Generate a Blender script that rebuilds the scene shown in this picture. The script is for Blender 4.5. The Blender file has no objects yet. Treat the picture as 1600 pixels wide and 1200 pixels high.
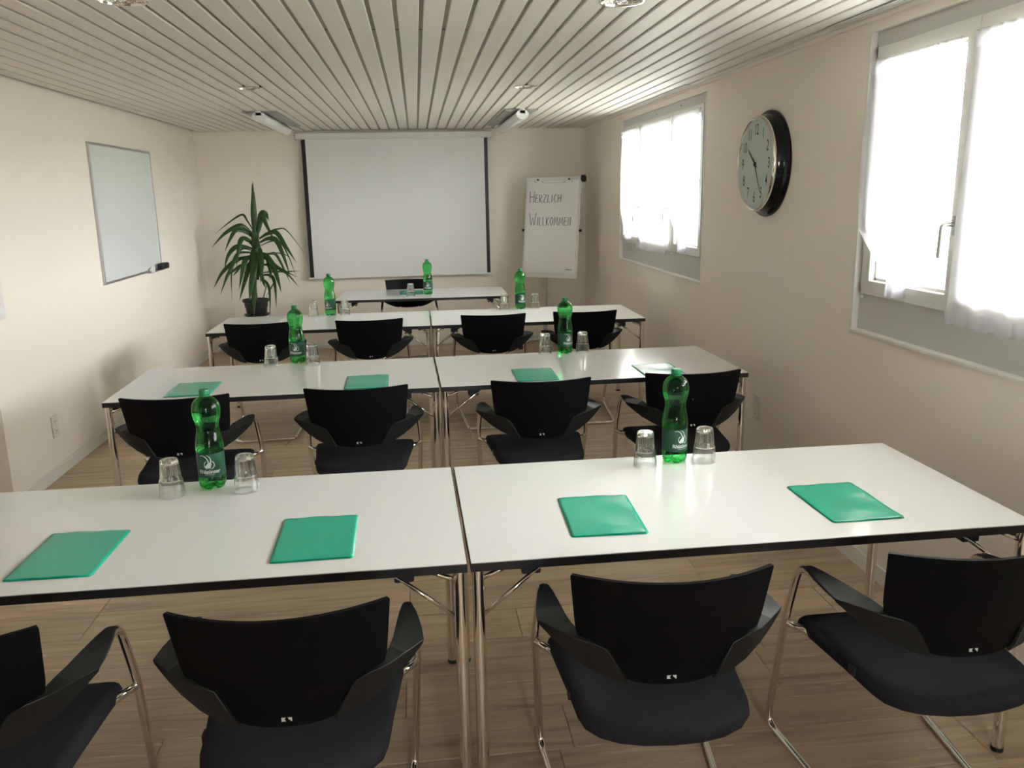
import bpy, bmesh, math, random
from math import sin, cos, pi, radians
from mathutils import Vector, Matrix
random.seed(7)
SC = bpy.context.scene
COL = SC.collection

# ------------------------------------------------------------------ camera
CR = ((0.9932003, -0.1149066, -0.0186985), (0.0435305, 0.2175870, 0.9750697), (0.1079734, 0.9692535, -0.2211094))
cam_data = bpy.data.cameras.new('camera')
cam_data.sensor_width = 36.0
cam_data.lens = 1316.764 / 1600 * 36.0
cam_data.clip_start = 0.05
cam = bpy.data.objects.new('camera', cam_data)
COL.objects.link(cam)
mw = Matrix(((CR[0][0], CR[1][0], -CR[2][0], 0.0), (CR[0][1], CR[1][1], -CR[2][1], 0.0),
             (CR[0][2], CR[1][2], -CR[2][2], 1.6751), (0, 0, 0, 1)))
cam.matrix_world = mw
SC.camera = cam

# ------------------------------------------------------------------ room measures
XL, XR, YB, ZC = -2.266, 1.939, 9.562, 2.363
XF, YC, YN = -3.6, 4.718, -2.6          # room widens to XF nearer than YC, near wall at YN
W1 = (1.25, 3.56, 1.05, 2.30)           # big window opening (y0, y1, z0, z1)
W2 = (5.595, 7.92, 1.05, 2.30)          # small-looking far window

W_FILL = (0.3, 0.9, 1.15, 2.15)             # unseen window added behind the camera for fill light (x0, x1, z0, z1)

# ------------------------------------------------------------------ world (overcast daylight)
SKY = 14.0
world = bpy.data.worlds.new('overcast'); SC.world = world; world.use_nodes = True
wn = world.node_tree.nodes; wl = world.node_tree.links
bg = wn['Background']
bg.inputs[0].default_value = (0.98, 0.985, 1.0, 1); bg.inputs[1].default_value = SKY

PORTALS = True
def portal(loc, rot, sx, sy):
    l = bpy.data.lights.new('window_portal', 'AREA'); l.shape = 'RECTANGLE'; l.size = sx; l.size_y = sy
    l.cycles.is_portal = PORTALS
    o = bpy.data.objects.new('window_portal', l); COL.objects.link(o); o.location = loc; o.rotation_euler = rot
for (a, b, c, d) in (W1, W2):
    portal((XR + 0.27, (a + b) / 2, (c + d) / 2), (0, radians(90), 0), d - c + .1, b - a + .1)

portal(((W_FILL[0] + W_FILL[1]) / 2, YN - 0.27, (W_FILL[2] + W_FILL[3]) / 2), (radians(90), 0, 0), W_FILL[1] - W_FILL[0] + .1, W_FILL[3] - W_FILL[2] + .1)

SC.view_settings.view_transform = 'Standard'
SC.view_settings.look = 'None'
SC.view_settings.gamma = 1.0
SC.view_settings.use_curve_mapping = False
SC.view_settings.exposure = 2.0
SC.cycles.max_bounces = 12
SC.cycles.diffuse_bounces = 6
SC.cycles.transparent_max_bounces = 16
SC.cycles.use_denoising = True
SC.cycles.sample_clamp_indirect = 6

# ------------------------------------------------------------------ materials
def mat(name, col, rough=0.5, metal=0.0, spec=0.5, coat=0.0, trans=0.0, ior=1.45, noise=None, bump=None, emit=None):
    m = bpy.data.materials.new(name); m.use_nodes = True
    nt = m.node_tree; b = nt.nodes['Principled BSDF']
    b.inputs['Base Color'].default_value = (*col, 1); b.inputs['Roughness'].default_value = rough
    b.inputs['Metallic'].default_value = metal; b.inputs['Specular IOR Level'].default_value = spec
    b.inputs['Coat Weight'].default_value = coat; b.inputs['Transmission Weight'].default_value = trans
    b.inputs['IOR'].default_value = ior
    tc = nt.nodes.new('ShaderNodeTexCoord')
    if noise:
        sc, amt = noise
        n = nt.nodes.new('ShaderNodeTexNoise'); n.inputs['Scale'].default_value = sc; n.inputs['Detail'].default_value = 4
        nt.links.new(tc.outputs['Object'], n.inputs['Vector'])
        r = nt.nodes.new('ShaderNodeMapRange'); r.inputs['To Min'].default_value = 1 - amt; r.inputs['To Max'].default_value = 1 + amt
        nt.links.new(n.outputs['Fac'], r.inputs['Value'])
        mx = nt.nodes.new('ShaderNodeVectorMath'); mx.operation = 'SCALE'
        mx.inputs[0].default_value = col; nt.links.new(r.outputs[0], mx.inputs['Scale'])
        nt.links.new(mx.outputs[0], b.inputs['Base Color'])
    if bump:
        sc, st, di = bump
        n = nt.nodes.new('ShaderNodeTexNoise'); n.inputs['Scale'].default_value = sc; n.inputs['Detail'].default_value = 3
        nt.links.new(tc.outputs['Object'], n.inputs['Vector'])
        bp = nt.nodes.new('ShaderNodeBump'); bp.inputs['Strength'].default_value = st; bp.inputs['Distance'].default_value = di
        nt.links.new(n.outputs['Fac'], bp.inputs['Height']); nt.links.new(bp.outputs[0], b.inputs['Normal'])
    return m

M = {}
M['wall'] = mat('wall_paint', (0.83, 0.775, 0.69), 0.85, spec=0.25, noise=(1.2, 0.03), bump=(220, 0.15, 0.001))
M['trim'] = mat('white_trim', (0.74, 0.72, 0.68), 0.5)
M['slat'] = mat('ceiling_slat', (0.76, 0.725, 0.665), 0.48, spec=0.35, noise=(0.9, 0.03))
M['filler'] = mat('ceiling_filler', (0.33, 0.31, 0.265), 0.6)
M['dark'] = mat('void_dark', (0.03, 0.028, 0.025), 0.9)
M['laminate'] = mat('white_laminate', (0.78, 0.78, 0.78), 0.15, spec=0.6, noise=(3, 0.01))
M['edge'] = mat('black_edge', (0.012, 0.011, 0.012), 0.4)
M['black'] = mat('black_plastic', (0.015, 0.015, 0.017), 0.5, bump=(500, 0.1, 0.0005))
M['armrest'] = mat('armrest_plastic', (0.008, 0.0095, 0.010), 0.46, spec=0.42, bump=(600, 0.15, 0.0004))
M['shell'] = mat('backrest_plastic', (0.0035, 0.0035, 0.0042), 0.6, spec=0.12, bump=(700, 0.12, 0.0004))
M['fabric'] = mat('seat_fabric', (0.025, 0.0245, 0.030), 0.95, spec=0.12, noise=(260, 0.35), bump=(420, 0.5, 0.001))
M['chrome'] = mat('chrome', (0.80, 0.77, 0.72), 0.09, metal=1.0)
M['steel'] = mat('brushed_aluminium', (0.50, 0.50, 0.49), 0.35, metal=0.9)
M['upvc'] = mat('window_frame_white', (0.66, 0.65, 0.62), 0.35)
M['panel'] = mat('window_panel_paint', (0.55, 0.545, 0.52), 0.5)
M['screen'] = mat('screen_fabric', (0.72, 0.72, 0.715), 0.8, bump=(2.2, 0.25, 0.02))
M['paper'] = mat('flipchart_paper', (0.72, 0.71, 0.70), 0.7)
M['board'] = mat('whiteboard_enamel', (0.70, 0.73, 0.725), 0.12, spec=0.6)
M['ink'] = mat('marker_ink', (0.03, 0.03, 0.035), 0.6)
M['grey'] = mat('grey_paint', (0.35, 0.34, 0.33), 0.45)
M['pot'] = mat('black_pot', (0.02, 0.02, 0.02), 0.45)
M['soil'] = mat('soil', (0.03, 0.02, 0.013), 0.95, noise=(60, 0.5))
M['leaf'] = mat('leaf', (0.030, 0.078, 0.018), 0.4, noise=(14, 0.35))
M['cap'] = mat('green_cap', (0.01, 0.20, 0.08), 0.35)
M['label'] = mat('green_label', (0.008, 0.070, 0.036), 0.4)
M['print'] = mat('white_print', (0.62, 0.66, 0.63), 0.5)
M['clockface'] = mat('clock_face', (0.50, 0.56, 0.52), 0.5)
M['clockblack'] = mat('clock_black', (0.005, 0.005, 0.006), 0.12, spec=0.35)
M['lampwhite'] = mat('lamp_acrylic', (0.78, 0.80, 0.80), 0.25)
M['lampplate'] = mat('lamp_reflector', (0.35, 0.35, 0.335), 0.3, metal=0.6)
M['outlet'] = mat('outlet_plastic', (0.72, 0.69, 0.64), 0.4)
M['grass'] = mat('pale_gravel', (0.22, 0.23, 0.17), 0.9, noise=(6, 0.15))
M['hill'] = mat('hillside', (0.28, 0.26, 0.21), 0.9, noise=(0.6, 0.4))
M['bark'] = mat('bark', (0.12, 0.08, 0.05), 0.9)
M['bush'] = mat('bush_leaf', (0.10, 0.24, 0.05), 0.7, noise=(5, 0.4))

def crinkle():
    m = mat('crinkled_reflector', (0.85, 0.83, 0.80), 0.08, metal=1.0, bump=(70, 1.0, 0.02)); return m
M['crinkle'] = crinkle()

def wood():
    m = bpy.data.materials.new('oak_laminate'); m.use_nodes = True
    nt = m.node_tree; N = nt.nodes; L = nt.links; b = N['Principled BSDF']
    tc = N.new('ShaderNodeTexCoord'); oi = N.new('ShaderNodeObjectInfo')
    off = N.new('ShaderNodeVectorMath'); off.operation = 'MULTIPLY_ADD'
    cmb = N.new('ShaderNodeCombineXYZ')
    for i in range(3): L.new(oi.outputs['Random'], cmb.inputs[i])
    L.new(cmb.outputs[0], off.inputs[0]); off.inputs[1].default_value = (37, 53, 19); L.new(tc.outputs['Object'], off.inputs[2])
    mp = N.new('ShaderNodeMapping'); mp.inputs['Scale'].default_value = (0.9, 11, 5); L.new(off.outputs[0], mp.inputs[0])
    n1 = N.new('ShaderNodeTexNoise'); n1.inputs['Scale'].default_value = 1.6; n1.inputs['Detail'].default_value = 7; n1.inputs['Distortion'].default_value = 1.3
    L.new(mp.outputs[0], n1.inputs['Vector'])
    cr = N.new('ShaderNodeValToRGB'); L.new(n1.outputs['Fac'], cr.inputs[0])
    e = cr.color_ramp.elements; e[0].position = 0.25; e[0].color = (0.34, 0.245, 0.165, 1); e[1].position = 0.75; e[1].color = (0.60, 0.46, 0.32, 1)
    mid = e.new(0.5); mid.color = (0.49, 0.365, 0.25, 1)
    mp2 = N.new('ShaderNodeMapping'); mp2.inputs['Scale'].default_value = (4, 60, 9); L.new(off.outputs[0], mp2.inputs[0])
    n2 = N.new('ShaderNodeTexNoise'); n2.inputs['Scale'].default_value = 1.0; n2.inputs['Detail'].default_value = 5; n2.inputs['Distortion'].default_value = 1.4
    L.new(mp2.outputs[0], n2.inputs['Vector'])
    r2 = N.new('ShaderNodeMapRange'); r2.inputs['From Min'].default_value = 0.62; r2.inputs['From Max'].default_value = 0.75; L.new(n2.outputs['Fac'], r2.inputs['Value'])
    mx = N.new('ShaderNodeMix'); mx.data_type = 'RGBA'; L.new(r2.outputs[0], mx.inputs['Factor'])
    L.new(cr.outputs[0], mx.inputs[6]); mx.inputs[7].default_value = (0.74, 0.61, 0.46, 1)
    v = N.new('ShaderNodeMapRange'); v.inputs['To Min'].default_value = 0.92; v.inputs['To Max'].default_value = 1.08; L.new(oi.outputs['Random'], v.inputs['Value'])
    s = N.new('ShaderNodeVectorMath'); s.operation = 'SCALE'; L.new(mx.outputs[2], s.inputs[0]); L.new(v.outputs[0], s.inputs['Scale'])
    L.new(s.outputs[0], b.inputs['Base Color']); b.inputs['Roughness'].default_value = 0.42; b.inputs['Specular IOR Level'].default_value = 0.35
    bp = N.new('ShaderNodeBump'); bp.inputs['Strength'].default_value = 0.15; bp.inputs['Distance'].default_value = 0.001
    L.new(n2.outputs['Fac'], bp.inputs['Height']); L.new(bp.outputs[0], b.inputs['Normal'])
    return m
M['wood'] = wood()

def thin(name, tint, gloss, rough=0.02, glass=0.0, ior=1.33, gtint=(1, 1, 1), trans_w=0.5):
    """clear sheet: transparent + a fresnel gloss, optionally mixed with refraction"""
    m = bpy.data.materials.new(name); m.use_nodes = True
    nt = m.node_tree; N = nt.nodes; L = nt.links
    N.remove(N['Principled BSDF']); out = N['Material Output']
    t = N.new('ShaderNodeBsdfTransparent'); t.inputs[0].default_value = (*tint, 1)
    g = N.new('ShaderNodeBsdfGlossy'); g.inputs['Roughness'].default_value = rough
    # Schlick reflectance, the same from both sides of the sheet
    ge = N.new('ShaderNodeNewGeometry'); dt = N.new('ShaderNodeVectorMath'); dt.operation = 'DOT_PRODUCT'
    L.new(ge.outputs['Normal'], dt.inputs[0]); L.new(ge.outputs['Incoming'], dt.inputs[1])
    def mth(op, x, y=None):
        n = N.new('ShaderNodeMath'); n.operation = op
        for i, v in enumerate((x, y)):
            if v is None: continue
            if isinstance(v, (int, float)): n.inputs[i].default_value = v
            else: L.new(v, n.inputs[i])
        return n.outputs[0]
    f0 = ((gloss - 1) / (gloss + 1)) ** 2
    fr = mth('ADD', mth('MULTIPLY', mth('POWER', mth('SUBTRACT', 1.0, mth('ABSOLUTE', dt.outputs['Value'])), 5.0), 1 - f0), f0)
    m1 = N.new('ShaderNodeMixShader'); L.new(fr, m1.inputs[0]); L.new(t.outputs[0], m1.inputs[1]); L.new(g.outputs[0], m1.inputs[2])
    sh = m1
    if glass:
        r = N.new('ShaderNodeBsdfGlass'); r.inputs['Color'].default_value = (*gtint, 1); r.inputs['IOR'].default_value = ior; r.inputs['Roughness'].default_value = 0.0
        mm = N.new('ShaderNodeMixShader'); mm.inputs[0].default_value = glass
        L.new(m1.outputs[0], mm.inputs[1]); L.new(r.outputs[0], mm.inputs[2]); sh = mm
    L.new(sh.outputs[0], out.inputs[0])
    return m
M['pane'] = thin('window_glass', (0.97, 0.98, 0.97), 1.45)
M['tumbler'] = thin('tumbler_glass', (0.99, 0.995, 0.99), 1.5, 0.0, glass=0.88, ior=1.47, gtint=(0.995, 1.0, 0.995))
M['bottle'] = thin('green_bottle', (0.36, 0.90, 0.48), 1.5, 0.02, glass=0.5, ior=1.22, gtint=(0.34, 0.90, 0.46))

def cloth():
    m = bpy.data.materials.new('sheer_curtain'); m.use_nodes = True
    nt = m.node_tree; N = nt.nodes; L = nt.links
    N.remove(N['Principled BSDF']); out = N['Material Output']
    t = N.new('ShaderNodeBsdfTransparent'); t.inputs[0].default_value = (1, 1, 1, 1)
    tl = N.new('ShaderNodeBsdfTranslucent'); tl.inputs[0].default_value = (0.66, 0.655, 0.72, 1)
    d = N.new('ShaderNodeBsdfDiffuse'); d.inputs[0].default_value = (0.85, 0.85, 0.9, 1)
    a = N.new('ShaderNodeMixShader'); a.inputs[0].default_value = 0.40; L.new(tl.outputs[0], a.inputs[1]); L.new(d.outputs[0], a.inputs[2])
    b = N.new('ShaderNodeMixShader'); b.inputs[0].default_value = 0.55; L.new(t.outputs[0], b.inputs[1]); L.new(a.outputs[0], b.inputs[2])
    L.new(b.outputs[0], out.inputs[0]); return m
M['cloth'] = cloth()

def folder_mat():
    m = mat('green_folder_plastic', (0.012, 0.42, 0.27), 0.22, spec=0.6, bump=(7, 0.35, 0.01))
    b = m.node_tree.nodes['Principled BSDF']; return m
M['folder'] = folder_mat()

# ------------------------------------------------------------------ mesh helpers
def obj(name, bm, m, parent=None, smooth=False):
    me = bpy.data.meshes.new(name); bm.normal_update(); bm.to_mesh(me); bm.free()
    if m: me.materials.append(m)
    if smooth:
        for p in me.polygons: p.use_smooth = True
    o = bpy.data.objects.new(name, me); COL.objects.link(o)
    if parent: o.parent = parent
    return o

def empty(name, loc=(0, 0, 0), rz=0.0, parent=None):
    o = bpy.data.objects.new(name, None); COL.objects.link(o); o.location = loc; o.rotation_euler = (0, 0, rz)
    o.empty_display_size = 0.1
    if parent: o.parent = parent
    return o

def tag(o, label, cat, group=None):
    o['label'] = label; o['category'] = cat
    if group: o['group'] = group
    return o

def struct(o, label=None):
    o['kind'] = 'structure'
    if label: o['label'] = label
    return o

def box(bm, x0, x1, y0, y1, z0, z1, bev=0.0, seg=2):
    r = bmesh.ops.create_cube(bm, size=1.0, matrix=Matrix.Translation(((x0 + x1) / 2, (y0 + y1) / 2, (z0 + z1) / 2)) @ Matrix.Diagonal((x1 - x0, y1 - y0, z1 - z0, 1)))
    if bev:
        es = {e for v in r['verts'] for e in v.link_edges}
        bmesh.ops.bevel(bm, geom=list(es), offset=bev, segments=seg, affect='EDGES', profile=0.5)
    return bm

def B(*a, **k):
    return box(bmesh.new(), *a, **k)

def tube(bm, pts, r, n=10, closed=False, caps=True):
    pts = [Vector(p) for p in pts]; rings = []; N_ = len(pts); up = None
    for i, p in enumerate(pts):
        if closed: t = (pts[(i + 1) % N_] - pts[i - 1]).normalized()
        else: t = (pts[min(i + 1, N_ - 1)] - pts[max(i - 1, 0)]).normalized()
        if up is None:
            up = Vector((0, 0, 1)) if abs(t.z) < 0.9 else Vector((1, 0, 0))
        u = (up - t * up.dot(t)).normalized(); w = t.cross(u); up = u
        rr = r[i] if isinstance(r, (list, tuple)) else r
        rings.append([bm.verts.new(p + (u * cos(2 * pi * k / n) + w * sin(2 * pi * k / n)) * rr) for k in range(n)])
    for i in range(N_ if closed else N_ - 1):
        a, b = rings[i], rings[(i + 1) % N_]
        for k in range(n): bm.faces.new((a[k], a[(k + 1) % n], b[(k + 1) % n], b[k]))
    if caps and not closed:
        bm.faces.new(rings[0][::-1]); bm.faces.new(rings[-1])
    return bm

def round_path(pts, rad, seg=5):
    """polyline with filleted corners"""
    pts = [Vector(p) for p in pts]; out = [pts[0]]
    for i in range(1, len(pts) - 1):
        a, b, c = pts[i - 1], pts[i], pts[i + 1]
        d = min(rad, (a - b).length * .45, (c - b).length * .45)
        p, q = b + (a - b).normalized() * d, b + (c - b).normalized() * d
        for k in range(seg + 1):
            t = k / seg; out.append(p * (1 - t) ** 2 + b * 2 * t * (1 - t) + q * t * t)
    out.append(pts[-1]); return out

def lathe(bm, prof, n=32, cap=True, mod=None):
    rings = []
    for r, z in prof:
        rings.append([bm.verts.new((r * (mod(2 * pi * k / n, z) if mod else 1) * cos(2 * pi * k / n), r * (mod(2 * pi * k / n, z) if mod else 1) * sin(2 * pi * k / n), z)) for k in range(n)])
    for a, b in zip(rings, rings[1:]):
        for k in range(n): bm.faces.new((a[k], a[(k + 1) % n], b[(k + 1) % n], b[k]))
    if cap:
        bm.faces.new(rings[0][::-1]); bm.faces.new(rings[-1])
    return bm

def poly_prism(bm, pts, axis_n, depth):
    """pts 3D planar polygon extruded along axis_n*depth"""
    n = Vector(axis_n) * depth
    a = [bm.verts.new(p) for p in pts]; b = [bm.verts.new(Vector(p) + n) for p in pts]
    bm.faces.new(a); bm.faces.new(b[::-1]); k = len(a)
    for i in range(k): bm.faces.new((a[i], b[i], b[(i + 1) % k], a[(i + 1) % k]))
    bmesh.ops.recalc_face_normals(bm, faces=bm.faces[:])
    return bm

def text_bm(s, size, extrude=0.0, ax='CENTER', ay='CENTER', sx=1.0, shear=0.0, offset=0.0, spacing=1.0):
    c = bpy.data.curves.new('t', 'FONT'); c.body = s; c.size = size; c.extrude = extrude; c.align_x = ax; c.align_y = ay
    c.shear = shear; c.offset = offset; c.space_character = spacing; c.resolution_u = 4
    o = bpy.data.objects.new('t', c); COL.objects.link(o)
    dg = bpy.context.evaluated_depsgraph_get(); me = o.evaluated_get(dg).to_mesh()
    bm = bmesh.new(); bm.from_mesh(me); o.evaluated_get(dg).to_mesh_clear()
    bpy.data.objects.remove(o); bpy.data.curves.remove(c)
    for v in bm.verts: v.co.x *= sx
    return bm

def xf(bm, f):
    for v in bm.verts: v.co = Vector(f(v.co))
    return bm

def shade_auto(o, ang=35):
    for p in o.data.polygons: p.use_smooth = True
    me = o.data
    bm = bmesh.new(); bm.from_mesh(me)
    for e in bm.edges:
        if len(e.link_faces) == 2 and e.calc_face_angle(0) > radians(ang): e.smooth = False
    bm.to_mesh(me); bm.free(); return o

def copy_tree(o, parent=None):
    c = o.copy(); COL.objects.link(c)
    if parent: c.parent = parent
    for ch in o.children: copy_tree(ch, c)
    return c

# ================================================================== STRUCTURE
T = 0.25
def wall_with_holes(name, a0, a1, z0, z1, holes, mk):
    bm = bmesh.new(); holes = sorted(holes); cur = a0
    for (h0, h1, hz0, hz1) in holes:
        mk(bm, cur, h0, z0, z1); mk(bm, h0, h1, z0, hz0); mk(bm, h0, h1, hz1, z1); cur = h1
    mk(bm, cur, a1, z0, z1)
    return struct(obj(name, bm, M['wall']))
wall_with_holes('wall_right', YN, YB, -0.2, ZC + .15, [W1, W2], lambda bm, a, b, c, d: box(bm, XR, XR + T, a, b, c, d))
wall_with_holes('wall_near', XF, XR + T, -0.2, ZC + .15, [W_FILL], lambda bm, a, b, c, d: box(bm, a, b, YN - T, YN, c, d))
struct(obj('wall_back', B(XL - T, XR + T, YB, YB + T, -0.2, ZC + .15), M['wall']))
bm = bmesh.new(); box(bm, XL - T, XL, YC, YB, -0.2, ZC + .15); box(bm, XF, XL - T, YC, YC + T, -0.2, ZC + .15)
struct(obj('wall_left', bm, M['wall']))
struct(obj('wall_left', B(XF - T, XF, YN - T, YC + T, -0.2, ZC + .15), M['wall']))

# ---- floor: planks
floor = struct(obj('floor', B(XF, XR, YN, YB, -0.2, -0.012), M['dark']))
PW, PLEN = 0.2285, 1.285
fix = {0: 0.425, 1: 1.19, -1: 1.663, 2: -0.05}          # joint positions read off the photograph
pmesh = {}
def plank(x0, x1, y0, y1):
    L_, W_ = round(x1 - x0, 4), round(y1 - y0, 4)
    if L_ < 0.03 or W_ < 0.01: return
    if (L_, W_) not in pmesh:
        bm = B(0, L_, 0, W_, -0.012, 0.0); 
        es = [e for e in bm.edges if all(v.co.z > -0.001 for v in e.verts)]
        bmesh.ops.bevel(bm, geom=es, offset=0.0028, segments=1, affect='EDGES')
        me = bpy.data.meshes.new('plank'); bm.to_mesh(me); bm.free(); me.materials.append(M['wood']); pmesh[(L_, W_)] = me
    o = bpy.data.objects.new('plank', pmesh[(L_, W_)]); COL.objects.link(o); o.location = (x0, y0, 0); o.parent = floor
rows = [(2.257 + PW * k, k) for k in range(-22, 33)]
for y0, k in rows:
    y1 = y0 + PW; ya, yb_ = max(y0, YN), min(y1, YB)
    if yb_ <= ya: continue
    left = XF if ya < YC - 0.01 else XL
    if ya < YC < yb_: left = XF if k % 2 else XF
    off = fix.get(k, random.choice([0.1, .35, .55, .8, 1.05, 1.2]) )
    xs = sorted([off + PLEN * j for j in range(-5, 4)])
    xs = [left] + [x for x in xs if left + .1 < x < XR - .1] + [XR]
    for a, b in zip(xs, xs[1:]): plank(a + .0007, b - .0007, ya + .0007, yb_ - .0007)

# ---- ceiling: slats with recessed filler strips
ceiling = struct(obj('ceiling', B(XF - T, XR + T, YN - T, YB + T, ZC + 0.03, ZC + 0.15), M['dark']))
SLAT_A = -0.0039
pivot = Vector((-0.036, 3.3, 0))
def slat_xf(x, y):      # ceiling runs very slightly out of parallel with the walls
    return x + (y - 3.3) * -SLAT_A
downlights = [(-0.985, 3.325), (0.805, 3.295), (-1.0, 5.84), (0.785, 5.845)]
slat_bm = {}
def make_slat(xc, y0, y1, holes):
    bm = bmesh.new(); h = 0.041; prof = [(-h, 0.012), (-h, 0.0025), (-h + .0025, 0.0), (h - .0025, 0.0), (h, 0.0025), (h, 0.012)]
    ys = [y0, y1]
    rings = []
    for y in ys: rings.append([bm.verts.new((xc + (y - 3.3) * -SLAT_A + a, y, ZC + b)) for a, b in prof])
    n = len(prof)
    for k in range(n): bm.faces.new((rings[0][k], rings[0][(k + 1) % n], rings[1][(k + 1) % n], rings[1][k]))
    bm.faces.new(rings[0][::-1]); bm.faces.new(rings[1])
    bmesh.ops.recalc_face_normals(bm, faces=bm.faces[:])
    return bm
dl_cut = []
for (x, y) in downlights:
    bm = bmesh.new(); bmesh.ops.create_cone(bm, cap_ends=True, segments=32, radius1=0.078, radius2=0.078, depth=0.3, matrix=Matrix.Translation((x, y, ZC)))
    c = obj('cut', bm, None); dl_cut.append(c)
def cut(o, c):
    m = o.modifiers.new('b', 'BOOLEAN'); m.object = c; m.solver = 'EXACT'; m.operation = 'DIFFERENCE'
    dg = bpy.context.evaluated_depsgraph_get(); me = bpy.data.meshes.new_from_object(o.evaluated_get(dg)); o.modifiers.clear(); o.data = me
nsl = 0
for k in range(-36, 21):
    xc = -0.036 + 0.05 + 0.1 * k
    if xc < XF - 0.02: continue
    y1 = YB - 0.002
    if xc < XL - 0.01: y1 = YC + 0.01
    if xc > XR - 0.10: continue
    o = obj('slat', make_slat(xc, YN + .002, y1, None), M['slat'], ceiling)
    for (x, y), c in zip(downlights, dl_cut):
        if abs(xc + (y - 3.3) * .0039 - x) < 0.125: cut(o, c)
    for (a, b) in ((YN + .01, 3.905), (3.93, y1)):
        if b <= a: continue
        bm = bmesh.new(); xg = xc + 0.05
        pts = [(xg + (a - 3.3) * .0039 - .0125, a, ZC + .009), (xg + (a - 3.3) * .0039 + .0125, a, ZC + .009), (xg + (b - 3.3) * .0039 + .0125, b, ZC + .009), (xg + (b - 3.3) * .0039 - .0125, b, ZC + .009)]
        poly_prism(bm, pts, (0, 0, 1), .003)
        f = obj('filler_strip', bm, M['filler'], ceiling)
        for (x, y), c in zip(downlights, dl_cut):
            if abs(xg + (y - 3.3) * .0039 - x) < 0.10 and a < y < b: cut(f, c)
for c in dl_cut: bpy.data.objects.remove(c)
bm = B(XF, XR, 3.885, 3.903, ZC + .013, ZC + .03)
obj('carrier_rail', bm, M['dark'], ceiling)
# edge board along the window wall that carries the curtain rails
struct(obj('trim_1', B(XR - 0.062, XR, YN, YB, ZC - 0.004, ZC + .012, bev=.002), M['slat']), 'pale edge board where the slatted ceiling meets the window wall')
struct(obj('trim_2', B(XR - 0.020, XR, YN, YB, ZC - 0.022, ZC - 0.004, bev=.003), M['wall']), 'narrow cove strip under the ceiling edge board')

# ---- baseboards
bs = 0.075
def base(name, x0, x1, y0, y1):
    bm = B(x0, x1, y0, y1, 0.0, bs, bev=.003); struct(obj(name, bm, M['trim']))
base('baseboard_left', XL, XL + .013, YC, YB); base('baseboard_back', XL + .013, XR - .013, YB - .013, YB)
base('baseboard_right', XR - .013, XR, YN, YB); base('baseboard_left', XF, XL, YC - .013, YC); base('baseboard_left', XF, XF + .013, YN, YC - .013)
base('baseboard_near', XF + .013, XR - .013, YN, YN + .013)

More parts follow.
